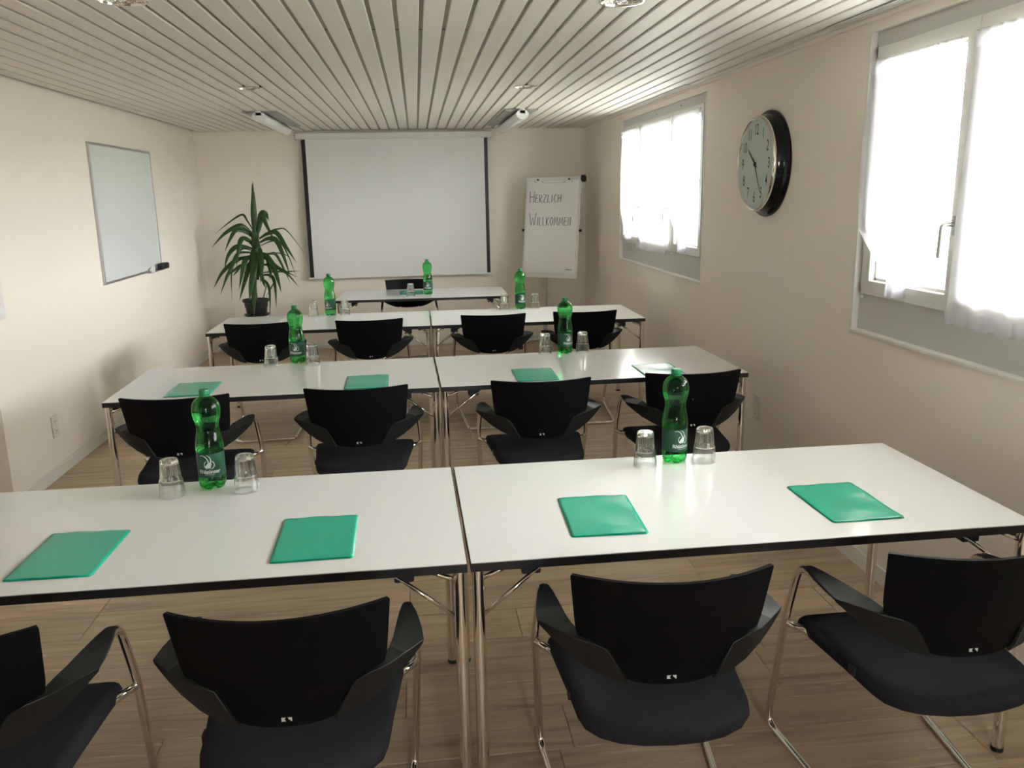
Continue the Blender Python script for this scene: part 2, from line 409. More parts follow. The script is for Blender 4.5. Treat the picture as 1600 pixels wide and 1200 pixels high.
# ---- windows on the right wall
def window_right(name, y0, y1, z0, z1, m1, m2, lab, handle_sides):
    """opening y0..y1; sashes meet at m1 and m2 (y decreasing towards the camera)"""
    w = struct(empty(name, (XR, (y0 + y1) / 2, z0)), lab)
    def ch(n, bm, m, p=w):
        xf(bm, lambda c: (c.x - XR, c.y - (y0 + y1) / 2, c.z - z0))
        return obj(n, bm, m, p)
    # trim lip round the niche
    bm = bmesh.new()
    box(bm, XR - .012, XR + .03, y0 - .004, y1 + .004, z0 - .010, z0 + .006, bev=.003)
    box(bm, XR - .006, XR + .03, y1 - .010, y1 + .008, z0, z1, bev=.002)
    box(bm, XR - .006, XR + .03, y0 - .008, y0 + .010, z0, z1, bev=.002)
    ch('niche_lip', bm, M['trim'])
    s0, s1, sb, st = y0 + .05, y1 - .05, 1.216, 2.235
    # fixed panel frame: lower apron, upper rail, jambs
    bm = bmesh.new(); d0, d1 = XR + .022, XR + .10
    box(bm, d0, d1, y0, y1, z0, sb + .03); box(bm, d0, d1, y0, y1, st - .03, z1)
    box(bm, d0, d1, y0, s0 + .03, sb, st); box(bm, d0, d1, s1 - .03, y1, sb, st)
    ch('frame_panel', bm, M['panel'])
    bm = bmesh.new(); box(bm, d0, d1 + .1, m1 - .012, m1 + .012, sb, st); box(bm, d0, d1 + .1, m2 - .012, m2 + .012, sb, st)
    ch('mullion', bm, M['upvc'])
    edges = [(m1, s1), (m2, m1), (s0, m2)]
    for i, (a, b) in enumerate(edges):
        bm = bmesh.new(); fw = .062; x0, x1 = XR + .002, XR + .06
        a2, b2 = a + .002, b - .002
        pts_o = [(a2, sb), (b2, sb), (b2, st), (a2, st)]; pts_i = [(a2 + fw, sb + fw), (b2 - fw, sb + fw), (b2 - fw, st - fw), (a2 + fw, st - fw)]
        vo = [[bm.verts.new((x, y, z)) for (y, z) in pts_o] for x in (x0, x1)]
        vi = [[bm.verts.new((x + (0 if x == x0 else 0), y, z)) for (y, z) in pts_i] for x in (x0, x1)]
        for k in range(4):
            j = (k + 1) % 4
            bm.faces.new((vo[0][k], vo[0][j], vi[0][j], vi[0][k])); bm.faces.new((vo[1][k], vi[1][k], vi[1][j], vo[1][j]))
            bm.faces.new((vo[0][k], vo[1][k], vo[1][j], vo[0][j])); bm.faces.new((vi[0][k], vi[0][j], vi[1][j], vi[1][k]))
        bmesh.ops.recalc_face_normals(bm, faces=bm.faces[:])
        bmesh.ops.bevel(bm, geom=bm.edges[:], offset=.003, segments=1, affect='EDGES')
        # glazing bead
        g0, g1, h0, h1 = a2 + fw, b2 - fw, sb + fw, st - fw
        for (p, q, r_, s_) in ((g0, g1, h0, h0 + .012), (g0, g1, h1 - .012, h1), (g0, g0 + .012, h0, h1), (g1 - .012, g1, h0, h1)):
            box(bm, XR + .028, XR + .042, p, q, r_, s_)
        sash = ch('sash', bm, M['upvc'])
        g = obj('pane', xf(B(XR + .046, XR + .050, g0, g1, h0, h1), lambda c: (c.x - XR, c.y - (y0 + y1) / 2, c.z - z0)), M['pane'], sash)
        hs = handle_sides[i]
        if hs is not None:
            hy = (a2 + .028) if hs < 0 else (b2 - .028)
            hz = 1.53
            hb = bmesh.new(); box(hb, XR - .010, XR + .004, hy - .015, hy + .015, hz - .035, hz + .035, bev=.003)
            path = round_path([(XR - .008, hy, hz + .005), (XR - .052, hy, hz + .005), (XR - .055, hy, hz - .115)], .016)
            tube(hb, path, .0085, 10)
            hh = ch('window_handle', hb, M['steel'], w); shade_auto(hh)
        # little hinge cover at the foot
        hb = B(XR - .006, XR + .004, b2 - .028 if i != 1 else (a2 + b2) / 2 - .0, (b2 - .004) if i != 1 else (a2 + b2) / 2 + .05, sb - .018, sb - .006, bev=.002)
        ch('hinge_cap', hb, M['upvc'])
    # exterior sill and frame block
    ch('outer_sill', B(XR + .10, XR + T + .06, y0, y1, z0 - .03, z0 + .02), M['trim'])
    return w
window_right('window_1', *W1, 2.853, 1.95, 'white three-sash window nearest the camera, in the right wall', (-1, -1, None))
window_right('window_2', *W2, 7.207, 6.312, 'white three-sash window at the far end of the right wall', (-1, -1, None))
for (yy, zz, r_) in ((2.70, 2.268, .006), (6.82, 2.262, .004), (6.20, 2.268, .004)):
    bm = bmesh.new(); bmesh.ops.create_cone(bm, cap_ends=True, segments=12, radius1=r_, radius2=r_, depth=.006, matrix=Matrix.Translation((XR + .02, yy, zz)) @ Matrix.Rotation(pi / 2, 4, 'Y'))
    par = bpy.data.objects['window_1' if yy < 4 else 'window_2']
    o = obj('screw_plug', xf(bm, lambda c: Vector(c) - par.location), mat('brown_plug', (0.2, 0.11, 0.05), 0.6), par)
w = struct(empty('fill_window', ((W_FILL[0] + W_FILL[1]) / 2, YN, W_FILL[2])), 'unseen window added in the near wall for fill light')
bm = bmesh.new(); ww, hh_ = (W_FILL[1] - W_FILL[0]) / 2, W_FILL[3] - W_FILL[2]
for (a, b, c, d) in ((-ww, ww, 0, .07), (-ww, ww, hh_ - .07, hh_), (-ww, -ww + .07, 0, hh_), (ww - .07, ww, 0, hh_)): box(bm, a, b, -.1, -.04, c, d)
obj('sash', bm, M['upvc'], w); obj('pane', B(-ww + .07, ww - .07, -.08, -.076, .07, hh_ - .07), M['pane'], w)

# ================================================================== OUTSIDE
bm = bmesh.new(); nx, ny = 40, 44
random.seed(3)
grid = []
for i in range(nx + 1):
    rw = []
    for j in range(ny + 1):
        x = XR + T + .3 + i * 0.9; y = -22 + j * 1.5
        z = .80 + .05 * sin(x * 1.3 + y) + max(0, (x - 14)) * .06 + random.uniform(-.03, .03)
        rw.append(bm.verts.new((x, y, z)))
    grid.append(rw)
for i in range(nx):
    for j in range(ny): bm.faces.new((grid[i][j], grid[i + 1][j], grid[i + 1][j + 1], grid[i][j + 1]))
g = obj('lawn', bm, M['grass'], smooth=True); struct(g, 'pale garden slope seen through the windows')
struct(obj('added_overhang', B(XR + T, XR + T + 1.6, YN - 1, YB + 1, 2.62, 2.78), mat('sky_block_board', (0.55, 0.5, 0.44), 0.8)), 'overhang added outside above the windows to cut off the high sky')  # added overhang, deep enough to keep high sky light off the tables
def shrub(x, y, z, r, label, tree=False):
    e = empty('garden_tree' if tree else 'garden_shrub', (x, y, z))
    bm = bmesh.new(); rnd = random.Random(int(x * 100 + y * 10))
    nb = 9 if tree else 6
    for k in range(nb):
        a = rnd.uniform(0, 2 * pi); q = rnd.uniform(.1, .6) * r; h = rnd.uniform(.5, 1.3) * r + (1.9 if tree else 0)
        m_ = Matrix.Translation((cos(a) * q, sin(a) * q, h)) 
        bmesh.ops.create_icosphere(bm, subdivisions=3, radius=rnd.uniform(.4, .65) * r, matrix=m_)
    for v in bm.verts: v.co += Vector((rnd.uniform(-1, 1), rnd.uniform(-1, 1), rnd.uniform(-1, 1))) * r * .05
    obj('foliage', bm, M['bush'], e)
    bm = bmesh.new(); tube(bm, [(0, 0, -.2), (.03, 0, r * .6 + (1.2 if tree else 0)), (0, .04, r + (1.5 if tree else .1))], [.07 * (2 if tree else .6), .05 * (2 if tree else .6), .02], 8)
    obj('trunk', bm, M['bark'], e)
    tag(e, label, 'tree' if tree else 'shrub')
shrub(4.3, 4.2, .80, .55, 'green shrub outside just beyond the nearest window')
shrub(8.0, 20.5, .80, .8, 'green shrub outside beyond the far window')
shrub(13.5, 13.0, 1.3, 2.0, 'tree standing on the garden slope outside the window', True)

# ================================================================== WALL-HUNG AND CEILING THINGS
# curtains
def curtain(y0, y1, zt, zb, tied, label, seed, xoff=-0.006):
    """y1 is the far edge, y0 the near edge; tied curtains are gathered to a tail low down"""
    e = empty('curtain', (XR + xoff - .012, (y0 + y1) / 2, zt))
    W_ = y1 - y0; nu, nv = 56, 48; rnd = random.Random(seed); ph = [rnd.uniform(0, 6.28) for _ in range(6)]
    bm = bmesh.new(); rows_ = []
    H = zt - zb
    for j in range(nv + 1):
        v = j / nv; z = -v * H; r_ = []
        for i in range(nu + 1):
            u = i / nu; s = u - .5
            if tied:
                t0 = 0.70; k = 0 if v < t0 else (v - t0) / (1 - t0)
                bulge = .025 * sin(pi * min(1, v / t0)) 
                left = (.5 + bulge / W_) * (1 - .0 * k); right = .5 - .05 * v
                if k > 0:
                    kk = min(1, k / .72); sm = kk ** 1.25
                    left = left * (1 - sm) + .035 * sm; right = right * (1 - sm) + .035 * sm
                    if k > .72: left = right = .035 + .05 * (k - .72)
                y = s * 2 * (left if s > 0 else right) * W_ + (-.02 * W_ if k > 0 else 0) * min(1, k * 2)
                amp = .006 + .010 * v + (.02 * (k if k < .72 else .72))
            else:
                y = s * W_ * (1 + .01 * sin(3 * v)); amp = .004 + .007 * v
                if v > .97: z = -v * H + .006 * sin(u * 23 + ph[0])
            x = -amp * (sin(u * 34 + ph[1] + 1.2 * sin(u * 5 + ph[2])) * .6 + .4 * sin(u * 61 + ph[3] + v * 1.5)) - .010 * v
            r_.append(bm.verts.new((x, y, z)))
        rows_.append(r_)
    for j in range(nv):
        for i in range(nu): bm.faces.new((rows_[j][i], rows_[j][i + 1], rows_[j + 1][i + 1], rows_[j + 1][i]))
    obj('curtain_cloth', bm, M['cloth'], e, smooth=True)
    # gathered header band (second layer of cloth round the rod)
    bm = bmesh.new(); rr = []
    for z in (0.012, -.045):
        rr.append([bm.verts.new((-.009 - .004 * sin(i * 1.1 + ph[4]), (i / 80 - .5) * W_, z)) for i in range(81)])
    for i in range(80): bm.faces.new((rr[0][i], rr[0][i + 1], rr[1][i + 1], rr[1][i]))
    obj('header_band', bm, M['cloth'], e, smooth=True)
    if not tied:
        bm = bmesh.new(); rr = []
        for z in (-H + .05, -H):
            rr.append([bm.verts.new((-.020 - .005 * sin(i * .9 + ph[4]), (i / 80 - .5) * W_, z + .005 * sin(i * .35))) for i in range(81)])
        for i in range(80): bm.faces.new((rr[0][i], rr[0][i + 1], rr[1][i + 1], rr[1][i]))
        obj('bottom_hem', bm, M['cloth'], e, smooth=True)
    bm = bmesh.new(); tube(bm, [(-.002, -W_ / 2 - .012, .006), (-.002, W_ / 2 + .012, .006)], .0045, 8)
    obj('curtain_rod', bm, M['upvc'], e)
    tag(e, label, 'curtain', 'sheer white window curtains')
curtain(2.905, 3.50, 2.165, 1.235, True, 'sheer white curtain gathered to a tail on the first sash of the nearest window', 1)
curtain(1.985, 2.835, 2.170, 1.185, False, 'straight-hanging sheer curtain on the middle sash of the nearest window', 2)
curtain(1.33, 1.90, 2.170, 1.235, True, 'sheer curtain on the sash of the nearest window closest to the camera', 3)
curtain(7.255, 7.80, 2.185, 1.235, True, 'sheer curtain gathered to a tail on the leftmost sash of the far window', 4)
curtain(6.340, 7.19, 2.190, 1.195, False, 'straight-hanging sheer curtain on the middle sash of the far window', 5)
curtain(5.665, 6.27, 2.190, 1.235, True, 'sheer curtain gathered to a tail on the rightmost sash of the far window', 6)

def curtain_rail(y0, y1, label):
    bm = bmesh.new(); L2 = (y1 - y0) / 2
    for a in (-.019, -.001, .017): box(bm, a, a + .006, -L2, L2, -.008, 0)
    box(bm, -.019, .023, -L2, L2, -.003, 0.0)
    box(bm, -.019, .023, -L2, -L2 + .012, -.009, 0); box(bm, -.019, .023, L2 - .012, L2, -.009, 0)
    o = obj('curtain_rail', bm, M['upvc']); o.location = (1.868, (y0 + y1) / 2, ZC - .0005)
    bm = bmesh.new(); box(bm, -.013, -.001, -L2 + .012, L2 - .012, -.0045, -.003); box(bm, .005, .017, -L2 + .012, L2 - .012, -.0045, -.003)
    obj('track_groove', bm, M['filler'], o)
    tag(o, label, 'curtain rail')
curtain_rail(1.1, 3.80, 'slim white ceiling curtain rail above the nearest window')
curtain_rail(5.77, 8.1, 'slim white ceiling curtain rail above the far window')

# clock
def clock():
    cy, cz = 4.547, 1.803
    e = empty('wall_clock', (XR, cy, cz)); e.rotation_euler = (0, 0, 0)
    Rm = Matrix(((0, 0, -1), (-1, 0, 0), (0, 1, 0)))      # local face x,y,depth -> world offsets
    def W_(c): return Rm @ Vector(c)
    bm = bmesh.new(); lathe(bm, [(.281, 0), (.283, .012), (.278, .022), (.262, .030), (.257, .045), (.252, .055), (.249, .075), (.243, .078)], 64); xf(bm, W_); bmesh.ops.recalc_face_normals(bm, faces=bm.faces[:])
    shade_auto(obj('case', bm, M['clockblack'], e))
    bm = bmesh.new(); prof = [(.246, .060), (.252, .070), (.251, .081), (.245, .086), (.238, .082), (.236, .072)]
    lathe(bm, prof, 64, cap=False); xf(bm, W_); bmesh.ops.recalc_face_normals(bm, faces=bm.faces[:]); shade_auto(obj('bezel', bm, M['chrome'], e), 60)
    bm = bmesh.new(); lathe(bm, [(.240, .070), (.240, .0785)], 64); xf(bm, W_); bmesh.ops.recalc_face_normals(bm, faces=bm.faces[:]); obj('face', bm, M['clockface'], e)
    for h in range(1, 13):
        a = radians(90 - 30 * h); r_ = .178
        t = text_bm(str(h), .080, 0.0, 'CENTER', 'CENTER', sx=.70, offset=.0008)
        # serifs: thin feet under the digits
        xf(t, lambda c: (c.x + r_ * cos(a), c.y + r_ * sin(a), .0792)); xf(t, W_)
        obj('numeral', t, M['ink'], e)
    bm = bmesh.new()
    for k in range(60):
        a = radians(6 * k); l = .010 if k % 5 == 0 else .005; w_ = .0018 if k % 5 == 0 else .001
        d = Vector((cos(a), sin(a), 0)); n = Vector((-sin(a), cos(a), 0)) * w_
        p = d * .222 + Vector((0, 0, .0792)); q = d * (.222 + l) + Vector((0, 0, .0792))
        bm.faces.new([bm.verts.new(W_(v)) for v in (p - n, q - n, q + n, p + n)])
    o = obj('minute_track', bm, M['ink'], e); o['kind'] = 'stuff'
    def hand(name, ang, L_, w_, z):
        a = radians(90 - ang); d = Vector((cos(a), sin(a), 0)); n = Vector((-sin(a), cos(a), 0))
        pts = [-d * .03 - n * w_, d * L_ * .15 - n * w_ * 1.1, d * L_ * .75 - n * w_ * .8, d * L_, d * L_ * .75 + n * w_ * .8, d * L_ * .15 + n * w_ * 1.1, -d * .03 + n * w_]
        bm = bmesh.new(); poly_prism(bm, [p + Vector((0, 0, z)) for p in pts], (0, 0, 1), .0015); xf(bm, W_); bmesh.ops.recalc_face_normals(bm, faces=bm.faces[:])
        obj(name, bm, M['ink'], e)
    hand('hour_hand', 308, .135, .0055, .0815); hand('minute_hand', 150, .170, .0032, .0835)
    bm = bmesh.new(); lathe(bm, [(.012, .079), (.012, .087), (.004, .089)], 16); xf(bm, W_); bmesh.ops.recalc_face_normals(bm, faces=bm.faces[:]); obj('hub', bm, M['ink'], e)
    tag(e, 'large round wall clock with a flared black case, between the two windows', 'clock')
clock()

# whiteboard on the left wall
e = empty('whiteboard', (XL, 7.18, 1.578)); e.rotation_euler = (radians(0), 0, 0)
obj('writing_surface', B(.004, .012, -.705, .705, -.495, .495), M['board'], e)
for n_, a in (('frame_rail', (-.722, .722, .487, .505)), ('frame_rail', (-.722, .722, -.505, -.487)), ('frame_rail', (-.722, -.704, -.487, .487)), ('frame_rail', (.704, .722, -.487, .487))):
    obj(n_, B(.0, .018, a[0], a[1], a[2], a[3], bev=.002), M['steel'], e)
obj('pen_ledge', B(.010, .035, .30, .69, -.512, -.500, bev=.002), M['steel'], e)
tag(e, 'white magnetic board in an aluminium frame on the left wall', 'whiteboard')
bm = B(-.028, .028, -.10, .085, -.027, .027, bev=.012, seg=4)
e = obj('board_eraser', bm, M['black'], smooth=True); e.location = (XL + .058, 7.80, 1.105)
obj('felt_pad', B(-.038, -.0275, -.092, .077, -.022, .022), M['grey'], e)
tag(e, 'black board eraser stuck at the lower right corner of the whiteboard', 'eraser')
bm = bmesh.new(); lathe(bm, [(.034, 0), (.036, .006), (.034, .018), (.024, .024)], 24); xf(bm, lambda c: (c.z, c.x * 1.6, c.y * .8)); bmesh.ops.recalc_face_normals(bm, faces=bm.faces[:])
e = obj('pen_holder', bm, M['upvc'], smooth=True); e.location = (XL + .0205, 7.56, 1.088)
tag(e, 'small pale oval magnet beside the black eraser on the whiteboard', 'magnet')

# sockets and switch
def outlet(loc, sx, h, w_, holes, label, cat, name):
    s = sx; e = empty(name, loc)
    obj('cover_plate', B(0, s * .009, -w_ / 2, w_ / 2, -h / 2, h / 2, bev=.003) if s > 0 else B(s * .009, 0, -w_ / 2, w_ / 2, -h / 2, h / 2, bev=.003), M['outlet'], e)
    for hz in holes:
        if cat == 'socket':
            bm = bmesh.new(); bmesh.ops.create_cone(bm, cap_ends=True, segments=20, radius1=.017, radius2=.017, depth=.003, matrix=Matrix.Translation((s * .0095, 0, hz)) @ Matrix.Rotation(pi / 2, 4, 'Y'))
            ins = obj('socket_insert', bm, M['trim'], e)
            bm = bmesh.new()
            for dy in (-.007, 0, .007):
                bmesh.ops.create_cone(bm, cap_ends=True, segments=8, radius1=.0022, radius2=.0022, depth=.001, matrix=Matrix.Translation((s * .0115, dy, hz + (.003 if dy == 0 else 0))) @ Matrix.Rotation(pi / 2, 4, 'Y'))
            obj('pin_holes', bm, M['dark'], ins)
        else:
            obj('rocker', B(s * .009 - .001, s * .009 + .004, -w_ / 2 + .008, w_ / 2 - .008, hz - .028, hz + .028, bev=.001), M['trim'], e)
    tag(e, label, cat)
outlet((XL, 5.335, .318), 1, .135, .085, (.03, -.03), 'white double socket low on the left wall', 'socket', 'wall_socket')
outlet((XR, 4.55, .435), -1, .15, .085, (.035, -.035), 'pale wall socket low on the right wall under the clock', 'socket', 'wall_socket')
outlet((XL, 4.875, 1.15), 1, .20, .085, (.05, -.05), 'white switch plate on the left wall near its corner', 'switch', 'light_switch')

# projection screen
sy = YB - .06
e = empty('projection_screen', (-.163, sy, 2.30))
def S(x0, x1, y0, y1, z0, z1, bev=0): return xf(B(x0, x1, y0, y1, z0, z1, bev=bev), lambda c: (c.x + .163, c.y - sy, c.z - 2.30))
obj('case', S(-1.205, .879, sy - .042, sy + .058, 2.268, 2.338, .012), M['upvc'], e)
obj('end_cap', S(-1.211, -1.205, sy - .044, sy + .058, 2.262, 2.342), M['steel'], e); obj('end_cap', S(.879, .885, sy - .044, sy + .058, 2.262, 2.342), M['steel'], e)
def cloth_strip(x0, x1, z0, z1, nx_, nz_, yy):
    bm = bmesh.new(); g = []
    for j in range(nz_ + 1):
        z = z0 + (z1 - z0) * j / nz_; g.append([])
        for i in range(nx_ + 1):
            x = x0 + (x1 - x0) * i / nx_; t = (z - .80) / 1.46
            y = yy + .007 * sin(x * 3.1 + t * 2.5 + 1) * (1 - t) + .005 * sin((x + 1.2) * 5 - t * 4) * sin(pi * t)
            g[-1].append(bm.verts.new((x + .163, y - sy, z - 2.30)))
    for j in range(nz_):
        for i in range(nx_): bm.faces.new((g[j][i], g[j][i + 1], g[j + 1][i + 1], g[j + 1][i]))
    r = bmesh.ops.extrude_face_region(bm, geom=bm.faces[:])
    for v in [v for v in r['geom'] if isinstance(v, bmesh.types.BMVert)]: v.co.y += .0012
    bmesh.ops.recalc_face_normals(bm, faces=bm.faces[:]); return bm
obj('screen_cloth', cloth_strip(-1.106, .800, .80, 2.27, 44, 30, sy - .012), M['screen'], e, smooth=False)
obj('black_border', cloth_strip(-1.148, -1.1062, .80, 2.27, 1, 30, sy - .012), M['edge'], e)
obj('black_border', cloth_strip(.8002, .838, .80, 2.27, 1, 30, sy - .012), M['edge'], e)
bm = bmesh.new(); tube(bm, [(-1.165 + .163, -.012, .797 - 2.30), (.856 + .163, -.012, .797 - 2.30)], .011, 12)
shade_auto(obj('bottom_bar', bm, M['upvc'], e))
tag(e, 'white pull-down projection screen with black side borders on the back wall', 'screen')

# fluorescent lamps near the screen
def tube_lamp(x, y0, y1, label):
    e = empty('ceiling_lamp', (x, (y0 + y1) / 2, ZC)); L2 = (y1 - y0) / 2
    bm = bmesh.new(); w_ = .14
    pts = [(-w_, -.002), (-w_, -.010), (-.10, -.022), (-.055, -.010), (.055, -.010), (.10, -.022), (w_, -.010), (w_, -.002)]
    poly_prism(bm, [(a, -L2 + .06, b) for a, b in pts], (0, 1, 0), 2 * L2 - .06)
    obj('reflector_plate', bm, M['lampplate'], e)
    bm = bmesh.new(); n = 20; rings = []
    for yy in (-L2, L2):
        pr_ = [(cos(a) * .054, -.042 - .048 * sin(a)) for a in [pi * k / n for k in range(n + 1)]] + [(-.034, -.018), (.034, -.018)]
        rings.append([bm.verts.new((a, yy, b)) for a, b in pr_])
    k_ = len(rings[0])
    for k in range(k_): bm.faces.new((rings[0][k], rings[0][(k + 1) % k_], rings[1][(k + 1) % k_], rings[1][k]))
    bm.faces.new(rings[0][::-1]); bm.faces.new(rings[1]); bmesh.ops.recalc_face_normals(bm, faces=bm.faces[:])
    shade_auto(obj('acrylic_cover', bm, M['lampwhite'], e), 30)
    for yy in (-L2 + .0, L2 - .02): obj('end_bracket', B(-.022, .022, yy, yy + .02, -.04, -.0), M['upvc'], e)
    tag(e, label, 'lamp', 'unlit tube lamps by the screen')
tube_lamp(-1.205, 7.3, 8.85, 'unlit white tube lamp on the ceiling left of the screen')
tube_lamp(.945, 7.3, 8.95, 'unlit white tube lamp on the ceiling right of the screen')

# recessed downlights
def downlight(x, y, label, seed):
    e = empty('downlight', (x, y, ZC))
    bm = bmesh.new(); lathe(bm, [(.0765, .004), (.084, .0), (.0865, -.0035), (.084, -.006), (.077, -.005), (.0745, .003)], 40, cap=False); bmesh.ops.recalc_face_normals(bm, faces=bm.faces[:])
    shade_auto(obj('trim_ring', bm, M['chrome'], e), 60)
    rnd = random.Random(seed); bm = bmesh.new()
    pf = [(.0745, .002), (.073, .010), (.068, .022), (.058, .034), (.046, .044), (.030, .050)]; rings = []
    for r_, z in pf: rings.append([bm.verts.new((r_ * cos(2 * pi * k / 36) * (1 + rnd.uniform(-.03, .03) * (z > .005)), r_ * sin(2 * pi * k / 36) * (1 + rnd.uniform(-.03, .03) * (z > .005)), min(.028, z * .55) + (rnd.uniform(-.0015, .0015) if z > .005 else 0))) for k in range(36)])
    for a, b in zip(rings, rings[1:]):
        for k in range(36): bm.faces.new((a[k], a[(k + 1) % 36], b[(k + 1) % 36], b[k]))
    bm.faces.new(rings[-1])
    obj('crinkled_reflector', bm, M['crinkle'], e)
    bm = bmesh.new(); bmesh.ops.create_uvsphere(bm, u_segments=16, v_segments=10, radius=.024, matrix=Matrix.Translation((0, 0, .012)) @ Matrix.Diagonal((1, 1, .7, 1)))
    obj('bulb', bm, M['lampwhite'], e, smooth=True)
    tag(e, label, 'downlight', 'recessed ceiling downlights')
for (x, y), lb in zip(downlights, ('chrome recessed downlight at the upper left, cut by the photo edge', 'chrome recessed downlight at the upper right, cut by the photo edge',
                                   'chrome recessed downlight above the left tube lamp', 'chrome recessed downlight above the right tube lamp')):
    downlight(x, y, lb, int(x * 10 + y * 7))

# ================================================================== FLIPCHART
def flipchart():
    TL, TR = Vector((1.226, 9.20, 1.822)), Vector((1.745, 8.80, 1.830))
    ax = TR - TL; ax.z = 0; w_ = ax.length; ax.normalize(); nrm = Vector((ax.y, -ax.x, 0))           # towards the room
    if nrm.y > 0: nrm = -nrm
    down = (nrm * .13 + Vector((0, 0, -1.035))); dl = down.length; down.normalize(); fn = down.cross(ax) if down.cross(ax).y < 0 else ax.cross(down)
    base = Vector((1.40, 9.13, 0))
    e = empty('flipchart', base)
    def P_(a, b, c=0.0): return TL + ax * a + down * b + fn * c - base
    def slab(name, a0, a1, b0, b1, c0, c1, m, bev=0.0, par=e):
        bm = B(a0, a1, b0, b1, c0, c1, bev=bev); xf(bm, lambda c: P_(c.x, c.y, c.z)); bmesh.ops.recalc_face_normals(bm, faces=bm.faces[:]); return obj(name, bm, m, par)
    slab('board', 0, w_, 0, dl, -.016, 0, M['upvc'], .003)
    slab('clamp_bar', .0, w_, -.008, .028, 0, .012, M['upvc'], .003)
    pad = slab('paper_pad', .025, w_ - .02, .03, dl - .05, .001, .008, M['paper'])
    for a in (.15, .52):
        bm = bmesh.new(); tube(bm, [P_(a, .020, .012), P_(a, .020, .03)], .009, 10); obj('pad_peg', bm, M['black'], e)
    for a in (.11, .20, .46, .55):
        bm = bmesh.new(); tube(bm, [P_(a, .042, .008), P_(a, .042, .0095)], .0055, 8); obj('punch_hole', bm, M['ink'], pad)
    # small print lines
    bm = bmesh.new(); rnd = random.Random(4); a = .20
    while a < .48:
        l = rnd.uniform(.006, .02); q = [P_(a, .050, .0084), P_(a + l, .050, .0084), P_(a + l, .055, .0084), P_(a, .055, .0084)]
        bm.faces.new([bm.verts.new(v) for v in q]); a += l + .004
    o = obj('fine_print', bm, M['grey'], pad); o['kind'] = 'stuff'
    bm = bmesh.new()
    for k in range(7):
        a = w_ - .13 + k * .011; bm.faces.new([bm.verts.new(P_(*q)) for q in ((a, dl - .095, .0084), (a + .008, dl - .095, .0084), (a + .008, dl - .086, .0084), (a, dl - .086, .0084))])
    obj('maker_mark', bm, M['ink'], pad)
    # knobs
    bm = bmesh.new(); tube(bm, [P_(w_ - .004, .012, -.02), P_(w_ + .028, .012, -.02)], .036, 18); obj('clamp_knob', bm, M['black'], e)
    for a in (-.012, w_ + .012):
        bm = bmesh.new(); tube(bm, [P_(a - .012, .545, -.006), P_(a + .012, .545, -.006)], .014, 12); obj('side_knob', bm, M['black'], e)
    # handwriting
    def stroke_text(word, a0, b0, big, small, name, asp=.78):
        G = {'H': [[(0, 0), (.02, 1)], [(.6, 0), (.55, 1)], [(0, .5), (.58, .47)]], 'E': [[(.5, 0), (.03, .02), (.0, 1), (.52, 1)], [(0, .5), (.42, .48)]],
             'R': [[(0, 1), (0, 0), (.45, .12), (.42, .42), (.02, .52), (.5, 1)]], 'Z': [[(0, .02), (.55, 0), (.0, 1), (.6, .98)]], 'L': [[(0, 0), (0, 1), (.45, .97)]],
             'I': [[(.1, 0), (.1, 1)]], 'C': [[(.5, .12), (.3, 0), (.05, .3), (.05, .7), (.28, 1), (.52, .88)]], 'W': [[(0, 0), (.28, 1), (.5, .35), (.72, 1), (.98, -.05)]],
             'K': [[(0, 0), (0, 1)], [(.5, 0), (.03, .55), (.52, 1)]], 'O': [[(.3, 0), (.06, .25), (.05, .7), (.3, 1), (.55, .7), (.55, .25), (.3, 0)]],
             'M': [[(0, 1), (.12, 0), (.38, .75), (.62, 0), (.78, 1)]], 'N': [[(0, 1), (.05, 0), (.48, 1), (.52, 0)]]}
        bm = bmesh.new(); a = a0
        for i, chh in enumerate(word):
            h = big if i == 0 else small; top = b0 - h; wdt = h * asp
            mx = max(p[0] for s in G[chh] for p in s)
            for s in G[chh]:
                pts = [P_(a + p[0] * wdt, top + p[1] * h, .0095) for p in s]
                tube(bm, pts, .0027, 6)
            a += mx * wdt + small * (.22 if chh != 'I' else .3) * asp / .78
        obj(name, bm, M['ink'], pad)
    stroke_text('HERZLICH', .058, .255, .118, .082, 'handwriting', .73)
    stroke_text('WILLKOMMEN', .062, .495, .125, .086, 'handwriting', .66)
    # post and star base with castors
    mid = P_(w_ / 2, .42, -.04)
    bm = bmesh.new(); tube(bm, [(0, 0, .09), (0, 0, .62)], .0235, 16); shade_auto(obj('post', bm, M['steel'], e))
    bm = bmesh.new(); tube(bm, [(0, 0, .60), (mid.x * .25, mid.y * .25, 1.0), tuple(mid)], .018, 12); shade_auto(obj('upper_post', bm, M['steel'], e))
    slab('mount_plate', w_ / 2 - .12, w_ / 2 + .12, .38, .48, -.05, -.016, M['grey'], .004)
    bm = bmesh.new(); tube(bm, [(0, 0, .055), (0, 0, .12)], .04, 16); shade_auto(obj('hub', bm, M['grey'], e))
    for k in range(5):
        a = radians(198 + 72 * k); d = Vector((cos(a), sin(a), 0))
        bm = bmesh.new(); tube(bm, [d * .03 + Vector((0, 0, .095)), d * .17 + Vector((0, 0, .088)), d * .31 + Vector((0, 0, .072))], [.022, .018, .013], 10)
        sp = shade_auto(obj('base_spoke', bm, M['steel'], e))
        c = d * .31; t_ = Vector((-d.y, d.x, 0))
        bm = bmesh.new()
        for s_ in (-1, 1): tube(bm, [c + t_ * s_ * .006 + Vector((0, 0, .028)), c + t_ * s_ * .022 + Vector((0, 0, .028))], .028, 16)
        tube(bm, [c + Vector((0, 0, .03)), c + Vector((0, 0, .075))], .008, 8)
        obj('castor', bm, M['black'], sp)
    tag(e, 'flipchart on a wheeled stand reading Herzlich Willkommen in the right back corner', 'flipchart')
flipchart()

